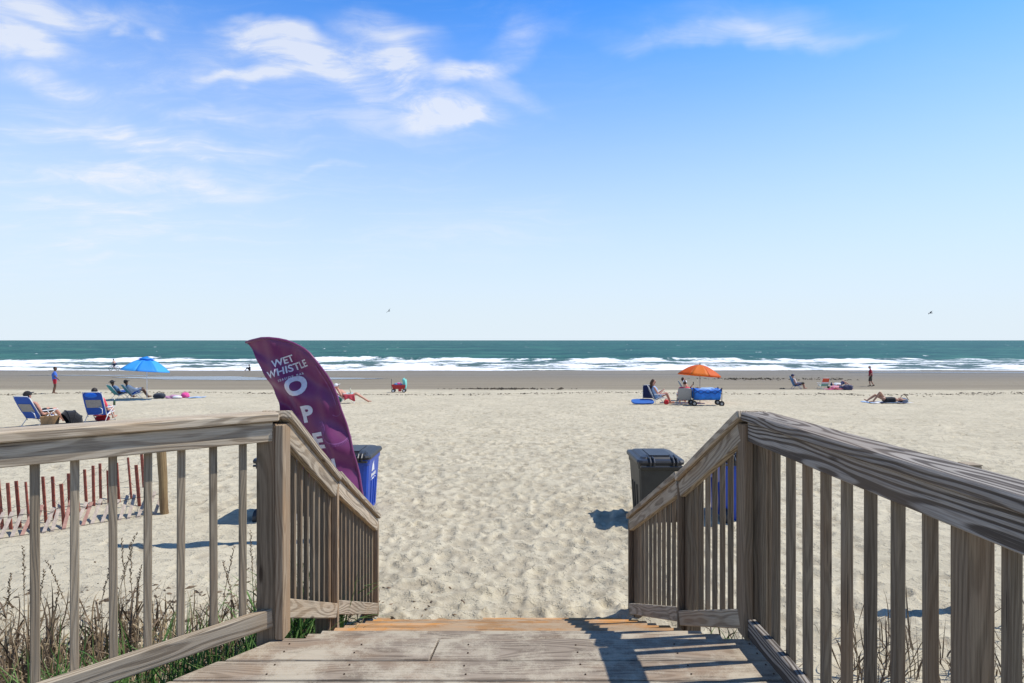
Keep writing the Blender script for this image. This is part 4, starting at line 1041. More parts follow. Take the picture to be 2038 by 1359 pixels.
def canopy_mat(name, col, tcol):
    b = NB(name); b.b.inputs['Base Color'].default_value = col + (1,); b.b.inputs['Roughness'].default_value = .6
    tr = b.nd('ShaderNodeBsdfTranslucent'); tr.inputs[0].default_value = tcol + (1,); ms = b.nd('ShaderNodeMixShader'); ms.inputs[0].default_value = .45
    out = b.nt.nodes['Material Output']; b.nt.links.new(b.b.outputs[0], ms.inputs[1]); b.nt.links.new(tr.outputs[0], ms.inputs[2]); b.nt.links.new(ms.outputs[0], out.inputs[0])
    tc = b.nd('ShaderNodeTexCoord'); b.bump(b.noise(tc.outputs['Object'], 9, 3, .6), .25, .03)
    return b.m
def lump(name, label, cat, loc, rz, size, mat, seed=0, rough=.25, flat=.35, group=None, parts=()):
    """soft bag or heap: noisy rounded body resting on the sand, with optional extra parts"""
    t = thing(name, label, cat, loc, rz, group); bm = bmesh.new(); bmesh.ops.create_icosphere(bm, subdivisions=4, radius=1)
    rr = random.Random(seed); ox, oy = rr.uniform(0, 50), rr.uniform(0, 50)
    for v in bm.verts:
        d = v.co.normalized(); p = np.array([d.x * 1.7 + ox + d.z]), np.array([d.y * 1.7 + oy - d.z * .7])
        k = 1 + rough * (float(fbm(p[0], p[1], 4)[0]) - .5) * 2
        c = Vector((math.copysign(abs(d.x) ** .8, d.x), math.copysign(abs(d.y) ** .8, d.y), math.copysign(abs(d.z) ** .8, d.z))) * k
        z = c.z * size[2] * .5 + size[2] * .42
        v.co = Vector((c.x * size[0] / 2, c.y * size[1] / 2, max(-.02, z)))
    from_bm('body', bm, mat, t, smooth=True)
    for (nm, fn, m) in parts:
        bm = bmesh.new(); fn(bm); from_bm(nm, bm, m, t, smooth=True)
    return t
def towel(name, label, loc, rz, L, Wd, mats, cat='towel', n=18, parts=True):
    """cloth spread on the sand in stripes, with thickness, ruffled edges"""
    t = thing(name, label, cat, loc, rz); k = len(mats); rr = random.Random(int(abs(loc[0]) * 10)); ph = rr.uniform(0, 9)
    for s in range(k):
        bm = bmesh.new(); rows = []; nx = max(2, n // k)
        for i in range(nx + 1):
            x = -L / 2 + L * (s + i / nx) / k; rows.append([])
            for j in range(9):
                y = -Wd / 2 + Wd * j / 8
                h = .022 + .016 * math.sin(x * 9 + ph + y * 4) + .014 * math.sin(y * 13 + x * 5 + ph) ; c, sn = math.cos(rz), math.sin(rz)
                wx, wy = loc[0] + x * c - y * sn, loc[1] + x * sn + y * c
                rows[-1].append(bm.verts.new((x, y, gz(wx, wy) - loc[2] + max(h, .006) + .02)))
        for i in range(nx):
            for j in range(8): bm.faces.new((rows[i][j], rows[i + 1][j], rows[i + 1][j + 1], rows[i][j + 1]))
        o = from_bm('stripe' if k > 1 else 'cloth', bm, mats[s], t, smooth=True); m = o.modifiers.new('thick', 'SOLIDIFY'); m.thickness = .008; m.offset = 1
    return t
def wheel(bm, c, r, wd, axis='y'):
    c = Vector(c); d = Vector((0, wd / 2, 0)) if axis == 'y' else Vector((wd / 2, 0, 0)); tube(bm, [c - d, c - d * .6, c + d * .6, c + d], [r * .9, r, r, r * .9], 16)
GC = {}
def at(px, py, dz=0.0):
    p = spot(px, py); p.z = gz(p.x, p.y) + dz; return p
BL = cloth_('royal_blue', (.022, .085, .40)); BLB = cloth_('bright_blue', (.02, .16, .75)); MESH = plain('grey_mesh', (.30, .29, .28), .8); TEAL = cloth_('teal', (.01, .25, .26)); REDF = cloth_('red', (.55, .03, .035)); PINKR = cloth_('coral_red', (.70, .06, .09))
WHT = cloth_('white', (.72, .72, .72)); BLK = cloth_('black', (.014, .014, .016)); NAVY = cloth_('navy', (.015, .025, .09)); PINK = cloth_('pink', (.75, .09, .30)); GREYF = cloth_('grey', (.33, .32, .30)); KHA = cloth_('khaki', (.17, .13, .09)); LBL = cloth_('pale_blue', (.30, .45, .68)); TURQ = cloth_('turquoise', (.20, .58, .52)); DKRED = cloth_('maroon', (.30, .012, .03)); OLIVE = cloth_('olive', (.06, .05, .035)); SHIRTB = cloth_('shirt_blue', (.05, .14, .50)); SHORTR = cloth_('shorts_red', (.45, .02, .04)); DENIM = cloth_('denim', (.10, .17, .38)); GRN = cloth_('mint', (.22, .42, .30)); ORG = cloth_('orange_red', (.62, .12, .05))

# --- two people in blue chairs by the left railing
p = at(84, 846); beach_chair('blue beach chair with grey mesh panel, leftmost on the sand', p, R(80), BL, ALU, 30, MESH, None, 'blue beach chairs at the left', strap=True, high=.82)
make_person('person with bare shoulders and dark cap reclining in the leftmost blue chair', p, R(80), seated(32, (.30, .47), (.62, .08)), SK_PINK, [('shorts', BLK)], HAIR_DK, ('cap', BLK), True)
p = at(202, 838); beach_chair('blue beach chair with a bright blue pillow, seen from behind', p, R(98), BL, ALU, 22, MESH, BLB, 'blue beach chairs at the left', strap=True, high=.82)
make_person('person in a coral shirt hidden behind a blue chair back', p, R(98), seated(24, (.32, .44), (.50, .07)), SK_PINK, [('shirt', PINKR), ('shorts', DENIM)], HAIR_DK)
def bottle(label, loc, h, mat, neck):
    t = thing('bottle', label, 'bottle', loc); bm = bmesh.new(); tube(bm, [(0, 0, 0), (0, 0, h * .6), (0, 0, h * .75), (0, 0, h * .95)], [.034, .034, .014, .013], 10); from_bm('glass', bm, mat, t, smooth=True)
    bm = bmesh.new(); tube(bm, [(0, 0, h * .951), (0, 0, h)], .016, 8); from_bm('cap', bm, neck, t)
GLS = plain('green_glass', (.03, .08, .03), .15, spec=.6); CREAM = plain('cream_label', (.6, .58, .42), .5)
M52 = Matrix.Rotation(R(98), 4, 'Z'); bottle('dark bottle standing on the armrest of the pillowed blue chair', p + M52 @ Vector((.18, -.30, .492)), .22, GLS, WHT)
lump('cooler_bag', 'dark red soft cooler under the pillowed blue chair', 'cooler', at(204, 837), R(98), (.30, .42, .19), cloth_('cooler_red', (.30, .01, .02)), 9, .08, parts=[('lid', lambda bm: box(bm, (-.14, -.19, .17), (.14, .19, .20)), REDF)])
# black hooded carrier with pad
q = at(128, 850)
def build_carrier():
    t = thing('hooded_carrier', 'black mat with a ribbed black folding hood between the blue chairs', 'carrier', q, R(52))
    bm = bmesh.new(); box(bm, (-.52, -.27, 0), (.42, .27, .12)); bmesh.ops.bevel(bm, geom=bm.edges[:], offset=.03, segments=2, affect='EDGES'); from_bm('base_pad', bm, BLK, t)
    bm = bmesh.new(); n, mseg = 7, 12; rows = []
    for i in range(n + 1):
        a = R(-5 + 128 * i / n); sc = 1 - .06 * (i % 2); rows.append([])
        for j in range(mseg + 1):
            b_ = math.pi * j / mseg; sb = math.sin(b_) ** .45; x = .36 * sc * math.cos(a) * sb + .12; z = .09 + .44 * sc * math.sin(a) * sb; rows[-1].append(bm.verts.new((x, -.27 * math.cos(b_), z)))
    for i in range(n):
        for j in range(mseg): bm.faces.new((rows[i][j], rows[i][j + 1], rows[i + 1][j + 1], rows[i + 1][j]))
    o = from_bm('hood', bm, BLK, t); m = o.modifiers.new('thick', 'SOLIDIFY'); m.thickness = .012
    for i in range(0, n + 1, 2):
        bm = bmesh.new(); tube(bm, [Vector((.365 * math.cos(R(-5 + 128 * i / n)) * math.sin(math.pi * j / 12) ** .45 + .12, -.275 * math.cos(math.pi * j / 12), .09 + .445 * math.sin(R(-5 + 128 * i / n)) * math.sin(math.pi * j / 12) ** .45)) for j in range(13)], .010, 5); from_bm('hoop', bm, BLACKT, t)
build_carrier()
q = at(116, 848) + Vector((-.03, -.28, 0)); q.z = gz(q.x, q.y)
def build_basket():
    straw = NB('straw'); tc = straw.nd('ShaderNodeTexCoord'); nn = straw.noise(straw.mul(tc.outputs['Object'], (40, 40, 120)), 1, 2, .5); straw.put(straw.b.inputs['Base Color'], straw.mix(nn, (.26, .14, .06), (.46, .29, .14))); straw.b.inputs['Roughness'].default_value = .8; straw.bump(nn, .6, .01)
    t = thing('straw_basket', 'tan woven straw basket with loop handles beside the black hooded carrier', 'basket', q, R(20)); bm = bmesh.new(); rows = []
    for k in range(7):
        f = k / 6; rows.append([bm.verts.new(((.155 + .04 * f) * math.copysign(abs(math.cos(a)) ** .6, math.cos(a)), (.10 + .03 * f) * math.copysign(abs(math.sin(a)) ** .6, math.sin(a)), -.02 + .33 * f)) for a in [2 * math.pi * j / 20 for j in range(20)]])
    for k in range(6):
        for j in range(20): bm.faces.new((rows[k][j], rows[k][(j + 1) % 20], rows[k + 1][(j + 1) % 20], rows[k + 1][j]))
    bm.faces.new(rows[0][::-1]); t.scale = (1.2, 1.2, 1.1); o = from_bm('body', bm, straw.m, t); m = o.modifiers.new('thick', 'SOLIDIFY'); m.thickness = .012
    for s in (-1, 1):
        bm = bmesh.new(); tube(bm, [(-.07 + .14 * j / 8, s * .125, .28 + .14 * math.sin(math.pi * j / 8)) for j in range(9)], .010, 6); from_bm('handle', bm, straw.m, t, smooth=True)
build_basket()
# --- blue umbrella group
u = at(292, 794); CB1 = canopy_mat('canopy_blue', (.04, .36, .86), (.05, .52, .98)); CB2 = canopy_mat('canopy_sky', (.09, .50, .92), (.10, .62, .98))
umbrella('bright blue beach umbrella with a vented top over two teal chairs', u, 1.22, 2.28, .66, [CB1, CB2, CB2], (R(-4), R(4)), ALU, True, .2, lean=.02)
p = at(242, 792); beach_chair('teal beach chair holding a person in a wide black hat', p, R(56), TEAL, ALU, 36, None, None, 'teal chairs under the blue umbrella', high=.72, arm=ALU)
make_person('person in a wide black hat and blue clothes in the left teal chair', p, R(56), seated(34, (.30, .45), (.58, .08)), SK_BROWN, [('shirt', cloth_('slate', (.12, .20, .34))), ('shorts', BL)], None, ('sun', BLK))
p = at(270, 792); beach_chair('teal beach chair holding a person with dark hair under the umbrella', p, R(48), TEAL, ALU, 36, None, None, 'teal chairs under the blue umbrella', high=.72, arm=ALU)
make_person('person with a dark visor and white shirt in the right teal chair', p, R(48), seated(34, (.36, .50), (.62, .06), arms=[((-.10, .28, .50), (.20, .25, .56)), ((-.06, -.28, .52), (.26, -.20, .60))]), SK_BROWN, [('shirt', WHT, 1.8), ('shorts', BL, .5)], HAIR_DK, ('cap', BLK))
lump('duffel_bag', 'dark duffel bag on the sand right of the blue umbrella pole', 'bag', at(317, 792), 0, (.66, .40, .34), cloth_('charcoal', (.03, .035, .045)), 3, .12, parts=[('handle', lambda bm: tube(bm, [(-.16 + .32 * j / 8, 0, .28 + .12 * math.sin(math.pi * j / 8)) for j in range(9)], .014, 6), BLK)])
lump('towel_heap', 'heap of maroon and white patterned towels beside the dark duffel bag', 'towels', at(346, 792), 0, (.80, .45, .20), cloth_('plum_white', (.45, .22, .32)), 5, .5, parts=[('white_towel', lambda bm: ball(bm, (.25, -.12, .09), (.26, .16, .09)), WHT)])
lump('pink_bag', 'hot pink bag lying right of the heap of towels', 'bag', at(369, 791), 0, (.42, .34, .32), PINK, 8, .25, parts=[('handle', lambda bm: tube(bm, [(-.12 + .24 * j / 8, -.05, .24 + .12 * math.sin(math.pi * j / 8)) for j in range(9)], .012, 6), PINK)])
towel('beach_mat', 'pale blue mat flat on the sand right of the pink bag', at(390, 791.5), 0, .9, .7, [LBL], 'mat')
# --- standing person, cyclist, seated figure at the water
p = at(109, 783)
make_person('person standing at far left in a blue T-shirt and red shorts', p, R(38), dict(pelvis=(0, 0, .93), chest=(-.02, 0, 1.29), neck=(.0, 0, 1.47), head=(.02, 0, 1.60), face=(1, -.2, 0),
    arms=[((-.05, .26, 1.16), (-.02, .27, .90)), ((.02, -.27, 1.14), (.20, -.26, .92))], legs=[((.03, .09, .50), (-.04, .09, .07), (.12, .11, .03)), ((.00, -.09, .50), (-.09, -.09, .08), (.06, -.11, .03))]), SK_BROWN, [('shirt', SHIRTB), ('shorts', SHORTR, .55)], HAIR_DK)
p = at(1733, 769)
make_person('person walking alone in a maroon T-shirt and olive shorts', p, R(150), dict(pelvis=(0, 0, .93), chest=(.02, 0, 1.30), neck=(.03, 0, 1.48), head=(.07, 0, 1.60), face=(1, 0, -.35), sw=1.12,
    arms=[((-.04, .30, 1.14), (.06, .29, .90)), ((.06, -.30, 1.14), (.16, -.27, .92))], legs=[((.10, .09, .50), (.04, .09, .08), (.20, .11, .03)), ((-.02, -.09, .49), (-.22, -.08, .10), (-.08, -.10, .03))]), SK_TAN, [('shirt', DKRED, .8), ('shorts', OLIVE, .95), ('shoes', BLK)], HAIR_GR)
def build_bike():
    p = at(227, 737.6); rz = R(176); t = thing('bicycle', 'bicycle ridden along the water edge at the left', 'bicycle', p, rz)
    fr = plain('bike_frame', (.03, .04, .06), .4, spec=.5); ty = plain('tyre_rubber', (.02, .02, .02), .8)
    for x in (-.54, .54):
        bm = bmesh.new(); tube(bm, [(x + .31 * math.cos(2 * math.pi * k / 28), 0, .34 + .31 * math.sin(2 * math.pi * k / 28)) for k in range(29)], .028, 6, False); w_ = from_bm('wheel', bm, ty, t, smooth=True)
        bm = bmesh.new()
        for k in range(8): a = math.pi * k / 8; tube(bm, [(x + .30 * math.cos(a), 0, .34 + .30 * math.sin(a)), (x - .30 * math.cos(a), 0, .34 - .30 * math.sin(a))], .004, 4)
        from_bm('spokes', bm, STEEL, w_)
    bm = bmesh.new()
    for a, b_ in (((-.54, 0, .34), (-.05, 0, .32)), ((-.05, 0, .32), (-.20, 0, .86)), ((-.54, 0, .34), (-.17, 0, .76)), ((-.17, 0, .76), (.36, 0, .82)), ((-.05, 0, .32), (.38, 0, .74)), ((.54, 0, .34), (.34, 0, .98))): tube(bm, [a, b_], .018, 6)
    from_bm('frame', bm, fr, t)
    bm = bmesh.new(); tube(bm, [(.18, .28, 1.02), (.34, .10, 1.02), (.34, -.10, 1.02), (.18, -.28, 1.02)], .013, 6); from_bm('handlebar', bm, BLACKT, t)
    bm = bmesh.new(); ball(bm, (-.22, 0, .89), (.14, .08, .035)); from_bm('saddle', bm, BLACKT, t)
    bm = bmesh.new(); tube(bm, [(-.05, -.10, .32), (-.05, -.10, .17), (-.05, -.16, .17)], .012, 6); tube(bm, [(-.05, .10, .32), (-.05, .10, .47), (-.05, .16, .47)], .012, 6); from_bm('cranks', bm, STEEL, t)
    make_person('shirtless person riding the bicycle along the surf', p, rz, dict(pelvis=(-.22, 0, 1.02), chest=(-.02, 0, 1.32), neck=(.06, 0, 1.49), head=(.10, 0, 1.61), face=(1, 0, 0),
        arms=[((.08, .25, 1.18), (.18, .27, 1.04)), ((.08, -.25, 1.18), (.18, -.27, 1.04))], legs=[((.14, .11, .92), (-.03, .13, .52), (.10, .13, .50)), ((.10, -.11, .70), (-.05, -.13, .24), (.08, -.13, .20))]), SK_FAIR, [('shorts', NAVY, .9)], HAIR_DK)
build_bike()
p = at(497, 737.4)
make_person('person in black clothes sitting on the wet sand at the water edge', p, R(200), dict(pelvis=(0, 0, .12), chest=(.02, 0, .47), neck=(.05, 0, .64), head=(.07, 0, .77), face=(1, 0, 0),
    arms=[((.16, .26, .34), (.36, .16, .36)), ((.16, -.26, .34), (.36, -.16, .36))], legs=[((.36, .16, .44), (.60, .10, .06), (.74, .12, .03)), ((.36, -.16, .44), (.60, -.10, .06), (.74, -.12, .03))]), SK_TAN, [('shirt', BLK, 1.7), ('pants', BLK, 1.8)], HAIR_DK, ('sun', BLK))
# --- red chair with reclining person
p = at(694, 803); beach_chair('red low beach chair with a reclining person right of the purple flag', p, R(12), REDF, ALU, 52, None, None, high=.78, arm=ALU)
make_person('shirtless person in a white cap and turquoise shorts reclining in the red chair', p, R(12), seated(52, (.36, .46), ((.80, .12), (.92, .10)), ((.93, .03), (1.06, .08)), seat=(-.08, .33), head_up=.5), SK_PINK, [('shorts', TURQ, .55)], None, ('cap', WHT))
def red_drape():
    t = thing('draped_towel', 'red patterned towel hanging down the side of the red chair', 'towel', p, R(12)); bm = bmesh.new(); rows = []
    for i in range(10):
        f = i / 9; x = -.22 + .50 * f; rows.append([bm.verts.new((x + .05 * g, -.335 - .02 * math.sin(f * 14) * (.3 + g) - .05 * g, .46 - (.30 - .08 * math.sin(f * 5)) * g + .05 * f * g)) for g in (0, .25, .5, .75, 1)])
    for i in range(9):
        for j in range(4): bm.faces.new((rows[i][j], rows[i + 1][j], rows[i + 1][j + 1], rows[i][j + 1]))
    o = from_bm('cloth', bm, cloth_('red_print', (.45, .05, .07)), t, smooth=True); m = o.modifiers.new('thick', 'SOLIDIFY'); m.thickness = .008
red_drape()
bottle('cream and dark bottle on the armrest of the red chair', p + Matrix.Rotation(R(12), 4, 'Z') @ Vector((.10, -.30, .492)), .30, CREAM, BLK)
lump('beach_bag', 'dark green beach bag on the sand behind the red chair', 'bag', at(668, 801) + Vector((0, .25, 0)), .2, (.5, .34, .28), cloth_('dark_green', (.015, .07, .05)), 12, .2, parts=[('towel', lambda bm: ball(bm, (.0, -.03, .27), (.20, .12, .06)), BLB)])
def red_wagon():
    p = at(794, 781); t = thing('pull_wagon', 'red pull wagon loaded with beach things near the wet sand', 'wagon', p, R(4)); rd = plain('red_wagon_paint', (.40, .012, .02), .4, spec=.5)
    bm = bmesh.new(); zs = [(.24, .84), (.50, 1.0)]
    for z, s in ((0, 0),): pass
    v = [bm.verts.new((sx * .46 * s, sy * .24 * s, z)) for z, s in zs for sx, sy in ((1, 1), (-1, 1), (-1, -1), (1, -1))]
    bm.faces.new(v[3::-1])
    for i in range(4): bm.faces.new((v[i], v[(i + 1) % 4], v[4 + (i + 1) % 4], v[4 + i]))
    o = from_bm('tub', bm, rd, t); m = o.modifiers.new('thick', 'SOLIDIFY'); m.thickness = .02
    bm = bmesh.new(); tube(bm, [(.46, .24, .505), (-.46, .24, .505), (-.46, -.24, .505), (.46, -.24, .505), (.46, .24, .505)], .018, 6); from_bm('rim', bm, rd, t)
    for x in (-.36, .36):
        for y in (-.24, .24):
            bm = bmesh.new(); wheel(bm, (x, y, .12), .125, .05); w_ = from_bm('wheel', bm, BLACKT, t); bm = bmesh.new(); wheel(bm, (x, y, .12), .07, .06); from_bm('hub', bm, WHT, w_)
    bm = bmesh.new(); tube(bm, [(-.50, 0, .20), (-.50, 0, .88)], .014, 6); tube(bm, [(-.50, -.08, .89), (-.50, .08, .89)], .018, 6); from_bm('pull_handle', bm, BLACKT, t)
    bm = bmesh.new(); box(bm, (-.02, -.22, .08), (.16, .22, .24)); from_bm('under_box', bm, rd, t)
    q = p + Vector((-.08, 0, .30)); lump('packed_bag', 'blue and pink beach bag riding in the red wagon', 'bag', q, 0, (.50, .36, .40), cloth_('blue_mix', (.10, .25, .45)), 21, .4, parts=[('pink_towel', lambda bm: ball(bm, (.10, -.08, .30), (.16, .10, .07)), PINK)])
    lump('turquoise_towel', 'turquoise towel heaped high over a folded chair at the red wagon', 'towel', p + Vector((.40, 0, .26)), .1, (.24, .26, .74), TURQ, 31, .5, parts=[('fold', lambda bm: ball(bm, (-.08, -.05, .58), (.10, .10, .12)), TURQ)])
red_wagon()
# --- orange umbrella group
u = at(1393, 801); CO = canopy_mat('canopy_orange', (.72, .16, .012), (.95, .26, .01)); CO2 = canopy_mat('canopy_tangerine', (.80, .24, .02), (.95, .34, .02))
umbrella('orange beach umbrella over the group with the blue wagon', u, 1.07, 1.90, .50, [CO, CO2], (R(-3), R(5)), STEEL, False, .1)
p = at(1312, 805); beach_chair('white-framed chair holding a long-haired person reading, left of the orange umbrella', p, R(-8), GREYF, ALU, 24, None, None, high=.66)
J = seated(14, (.34, .50), (.52, .07), arms='read', face=(1, 0, -.5)); J['long_hair'] = (-.10, 0, -.30)
make_person('person with long brown hair bent over reading in pale blue top', p, R(-8), J, SK_PINK, [('shirt', LBL, 0), ('shorts', LBL, .4)], HAIR_BR, None, True)
lump('red_bag', 'small red bag on the sand by the reading person', 'bag', at(1326, 806), 0, (.22, .2, .24), REDF, 41, .2, parts=[('handle', lambda bm: tube(bm, [(-.07 + .14 * j / 6, 0, .18 + .10 * math.sin(math.pi * j / 6)) for j in range(7)], .010, 6), REDF)])
p = at(1292, 802); beach_chair('empty navy-backed chair left of the reading person', p, R(75), NAVY, ALU, 12, None, None, high=.66)
def boogie():
    p = at(1279, 806); t = thing('body_board', 'bright blue body board lying left of the empty navy chair', 'body board', p, R(6)); bm = bmesh.new(); n = 24
    lo, hi = [], []
    for k in range(n):
        a = 2 * math.pi * k / n; x = .52 * math.copysign(abs(math.cos(a)) ** .7, math.cos(a)); y = .27 * math.copysign(abs(math.sin(a)) ** .6, math.sin(a)); z = .05 + .08 * max(0, x) ** 2 + y * .28 + .10
        lo.append(bm.verts.new((x, y, z - .03))); hi.append(bm.verts.new((x, y, z + .03)))
    bm.faces.new(lo[::-1]); bm.faces.new(hi)
    for k in range(n): bm.faces.new((lo[k], lo[(k + 1) % n], hi[(k + 1) % n], hi[k]))
    o = from_bm('board', bm, plain('blue_foam', (.03, .12, .40), .5), t); o.location.z = -.02
    bm = bmesh.new(); tube(bm, [(-.40, -.30, .05), (-.1, -.31, .05), (.3, -.30, .06)], .012, 6); from_bm('leash', bm, BLK, t)
boogie()
p = at(1361, 807); beach_chair('pale grey beach chair seen from behind, left of the blue wagon', p, R(80), GREYF, STEEL, 16, None, None, high=.56)
make_person('person in a white cap and coral top sitting in the pale grey chair', p, R(80), seated(18, (.32, .46), (.54, .07)), SK_FAIR, [('shirt', PINKR), ('shorts', NAVY)], HAIR_BR, ('cap', WHT))
p = at(1377, 797); p = Vector((p.x, p.y, p.z)); beach_chair('slate blue beach chair under the orange umbrella', p, R(-8), cloth_('slate_blue', (.09, .17, .25)), STEEL, 30, None, None, high=.86)
J = seated(32, ((.36, .62), (.40, .56)), ((.54, .10), (.60, .08)), arms='phone', seat=(-.12, .42), head_up=.7)
make_person('shirtless person in the slate blue chair holding up a phone', p, R(-8), J, SK_TAN, [('shorts', KHA, .9)], HAIR_BR, glasses=True)
hp = p + Matrix.Rotation(R(-8), 4, 'Z') @ (Vector(J['arms'][1][1]) + Vector((.06, .02, .10)))
ph = thing('phone', 'black phone held up under the orange umbrella', 'phone', hp, R(8)); bm = bmesh.new(); box(bm, (-.006, -.04, -.08), (.006, .04, .08)); bmesh.ops.bevel(bm, geom=bm.edges[:], offset=.004, segments=1, affect='EDGES'); from_bm('case', bm, BLACKT, ph); bm = bmesh.new(); box(bm, (-.0085, -.035, -.072), (-.0065, .035, .072)); from_bm('screen', bm, plain('screen_glass', (.02, .02, .03), .1), ph)
def blue_wagon():
    p = at(1405, 808); t = thing('folding_wagon', 'bright blue folding wagon with black wheels before the orange umbrella', 'wagon', p, R(-3)); c1 = plain('wagon_blue_fabric', (.015, .17, .62), .55, .2, 6, bump=.3)
    Lx, Wy, z0, z1 = .62, .27, .30, .78
    for (n_, a, b_) in (('side_panel', (-Lx, -Wy), (Lx, -Wy)), ('side_panel', (-Lx, Wy), (Lx, Wy)), ('end_panel', (-Lx, -Wy), (-Lx, Wy)), ('end_panel', (Lx, -Wy), (Lx, Wy))):
        bm = bmesh.new(); rows = []
        for i in range(9):
            f = i / 8; x = a[0] + (b_[0] - a[0]) * f; y = a[1] + (b_[1] - a[1]) * f; rows.append([])
            for j in range(5):
                g = j / 4; bulge = .035 * math.sin(math.pi * f) * math.sin(math.pi * g); ox = bulge * (1 if a[1] != b_[1] else 0) * math.copysign(1, a[0]); oy = bulge * (1 if a[1] == b_[1] else 0) * math.copysign(1, a[1])
                rows[-1].append(bm.verts.new((x * (.92 + .08 * g) + ox, y + oy, z0 + (z1 - z0) * g - .03 * math.sin(math.pi * f) * g)))
        for i in range(8):
            for j in range(4): bm.faces.new((rows[i][j], rows[i + 1][j], rows[i + 1][j + 1], rows[i][j + 1]))
        o = from_bm(n_, bm, c1, t, smooth=True); m = o.modifiers.new('thick', 'SOLIDIFY'); m.thickness = .008
    bm = bmesh.new(); box(bm, (-Lx * .92, -Wy, z0 - .01), (Lx * .92, Wy, z0 + .005)); from_bm('floor_panel', bm, c1, t)
    for s in (-1, 1):
        bm = bmesh.new(); tube(bm, [(-Lx, s * (Wy + .02), z1), (-Lx * .5, s * (Wy + .055), .54), (0, s * (Wy + .055), z1 - .04), (Lx * .5, s * (Wy + .055), .54), (Lx, s * (Wy + .02), z1)], .013, 6); tube(bm, [(-Lx, s * (Wy + .02), .56), (-Lx * .5, s * (Wy + .06), z1 - .06), (0, s * (Wy + .06), .56), (Lx * .5, s * (Wy + .06), z1 - .06), (Lx, s * (Wy + .02), .56)], .011, 6); from_bm('cross_bars', bm, cloth_('dark_blue_tube', (.01, .03, .16)), t)
        for x in (-Lx, Lx):
            bm = bmesh.new(); tube(bm, [(x, s * (Wy + .02), .22), (x, s * (Wy + .02), z1 + .02)], .016, 6); ball(bm, (x, s * (Wy + .02), z1 + .02), .03); from_bm('corner_post', bm, BLACKT, t)
            bm = bmesh.new(); wheel(bm, (x * .97, s * (Wy + .04), .115), .125, .075); w_ = from_bm('wheel', bm, plain('tyre_rubber', (.02, .02, .02), .8), t); bm = bmesh.new(); wheel(bm, (x * .97, s * (Wy + .04), .115), .06, .09); from_bm('hub', bm, STEEL, w_)
    bm = bmesh.new(); tube(bm, [(-Lx, 0, .26), (Lx, 0, .26)], .018, 6); from_bm('chassis_bar', bm, BLACKT, t)
    lump('wagon_load', 'pale blue towels piled inside the blue folding wagon', 'towels', p + Vector((0, 0, z0 + .02)), 0, (.9, .42, .50), LBL, 51, .3, parts=[('towel', lambda bm: ball(bm, (.2, .0, .44), (.2, .12, .06)), LBL)])
blue_wagon()
# --- right-hand group
p = at(1587, 774); beach_chair('blue beach chair with a person in a dark cap, far right of the orange umbrella', p, R(-14), cloth_('chair_blue', (.02, .16, .34)), cloth_('blue_tube', (.03, .12, .35)), 20, None, None, high=.80)
make_person('person in dark cap and maroon clothes in the blue chair near the wet sand', p, R(-14), seated(20, (.40, .46), (.50, .07)), SK_PINK, [('shorts', OLIVE, 1.0), ('shirt', cloth_('white_vest', (.55, .5, .5)), 0)], HAIR_DK, ('cap', NAVY))
p = at(1557, 774)
for k, (dx, dy, rz) in enumerate(((-.10, 0, .2), (.12, .1, -.1))):
    q = Vector((p.x + dx, p.y + dy, gz(p.x + dx, p.y + dy))); t = thing('flip_flop', ('left' if k == 0 else 'right') + ' one of two dark flip-flops left of the blue chair', 'sandal', q, rz); bm = bmesh.new()
    lo = [bm.verts.new((.14 * math.cos(a), .05 * math.sin(a) * (1 + .2 * math.cos(a)), .0)) for a in [2 * math.pi * j / 14 for j in range(14)]]; hi = [bm.verts.new(v.co + Vector((0, 0, .05))) for v in lo]
    bm.faces.new(lo[::-1]); bm.faces.new(hi)
    for j in range(14): bm.faces.new((lo[j], lo[(j + 1) % 14], hi[(j + 1) % 14], hi[j]))
    from_bm('sole', bm, BLK, t); bm = bmesh.new(); tube(bm, [(-.02, .045, .05), (.05, 0, .09), (-.02, -.045, .05)], .010, 5); from_bm('strap', bm, BLK, t)
p = at(1637, 774); beach_chair('empty orange and mint striped beach chair near the wet sand', p, R(95), ORG, ALU, 18, None, None, stripes=[GRN, GRN, WHT, ORG, ORG, ORG], high=.66, arm=WHT)
towel('beach_towel', 'pink towel under the person lying beside the striped chair', at(1668, 775.5), R(3), 1.9, .8, [PINK])
def lying(up_knee=0.0, arms=None, prone=False):
    """on the back along +x (head at -x)"""
    k = up_knee
    A = arms or [((-.30, .30, .12), (-.05, .30, .08)), ((-.30, -.30, .12), (-.05, -.30, .08))]
    return dict(pelvis=(0, 0, .13), chest=(-.37, 0, .15), neck=(-.55, 0, .13), head=(-.67, 0, .14), lat=(0, -1, 0), face=(.1, 0, 1) if not prone else (.2, 0, -1), arms=A,
                legs=[((.40 - .10 * k, .10, .13 + .36 * k), (.78 - .16 * k, .10, .07), (.86 - .05 * k, .11, .20 - .16 * k)), ((.42, -.10, .13 + .22 * k), (.82, -.11, .07), (.93, -.12, .15))])
p = at(1668, 775.5, .03); make_person('person in a pink striped shirt lying on the pink towel', p, R(3), lying(0, prone=True), SK_PINK, [('shirt', cloth_('pink_white', (.72, .30, .36))), ('shorts', NAVY)], HAIR_DK)
p = at(1672, 769); towel('beach_towel', 'white and navy towel under the person behind the striped chair', p, R(2), 1.9, .8, [WHT, NAVY, WHT, NAVY])
make_person('person in white and navy lying with a knee raised, behind the pink shirt', p + Vector((0, 0, .03)), R(2), lying(.9), SK_PINK, [('shirt', WHT), ('shorts', NAVY)], HAIR_DK, ('cap', NAVY))
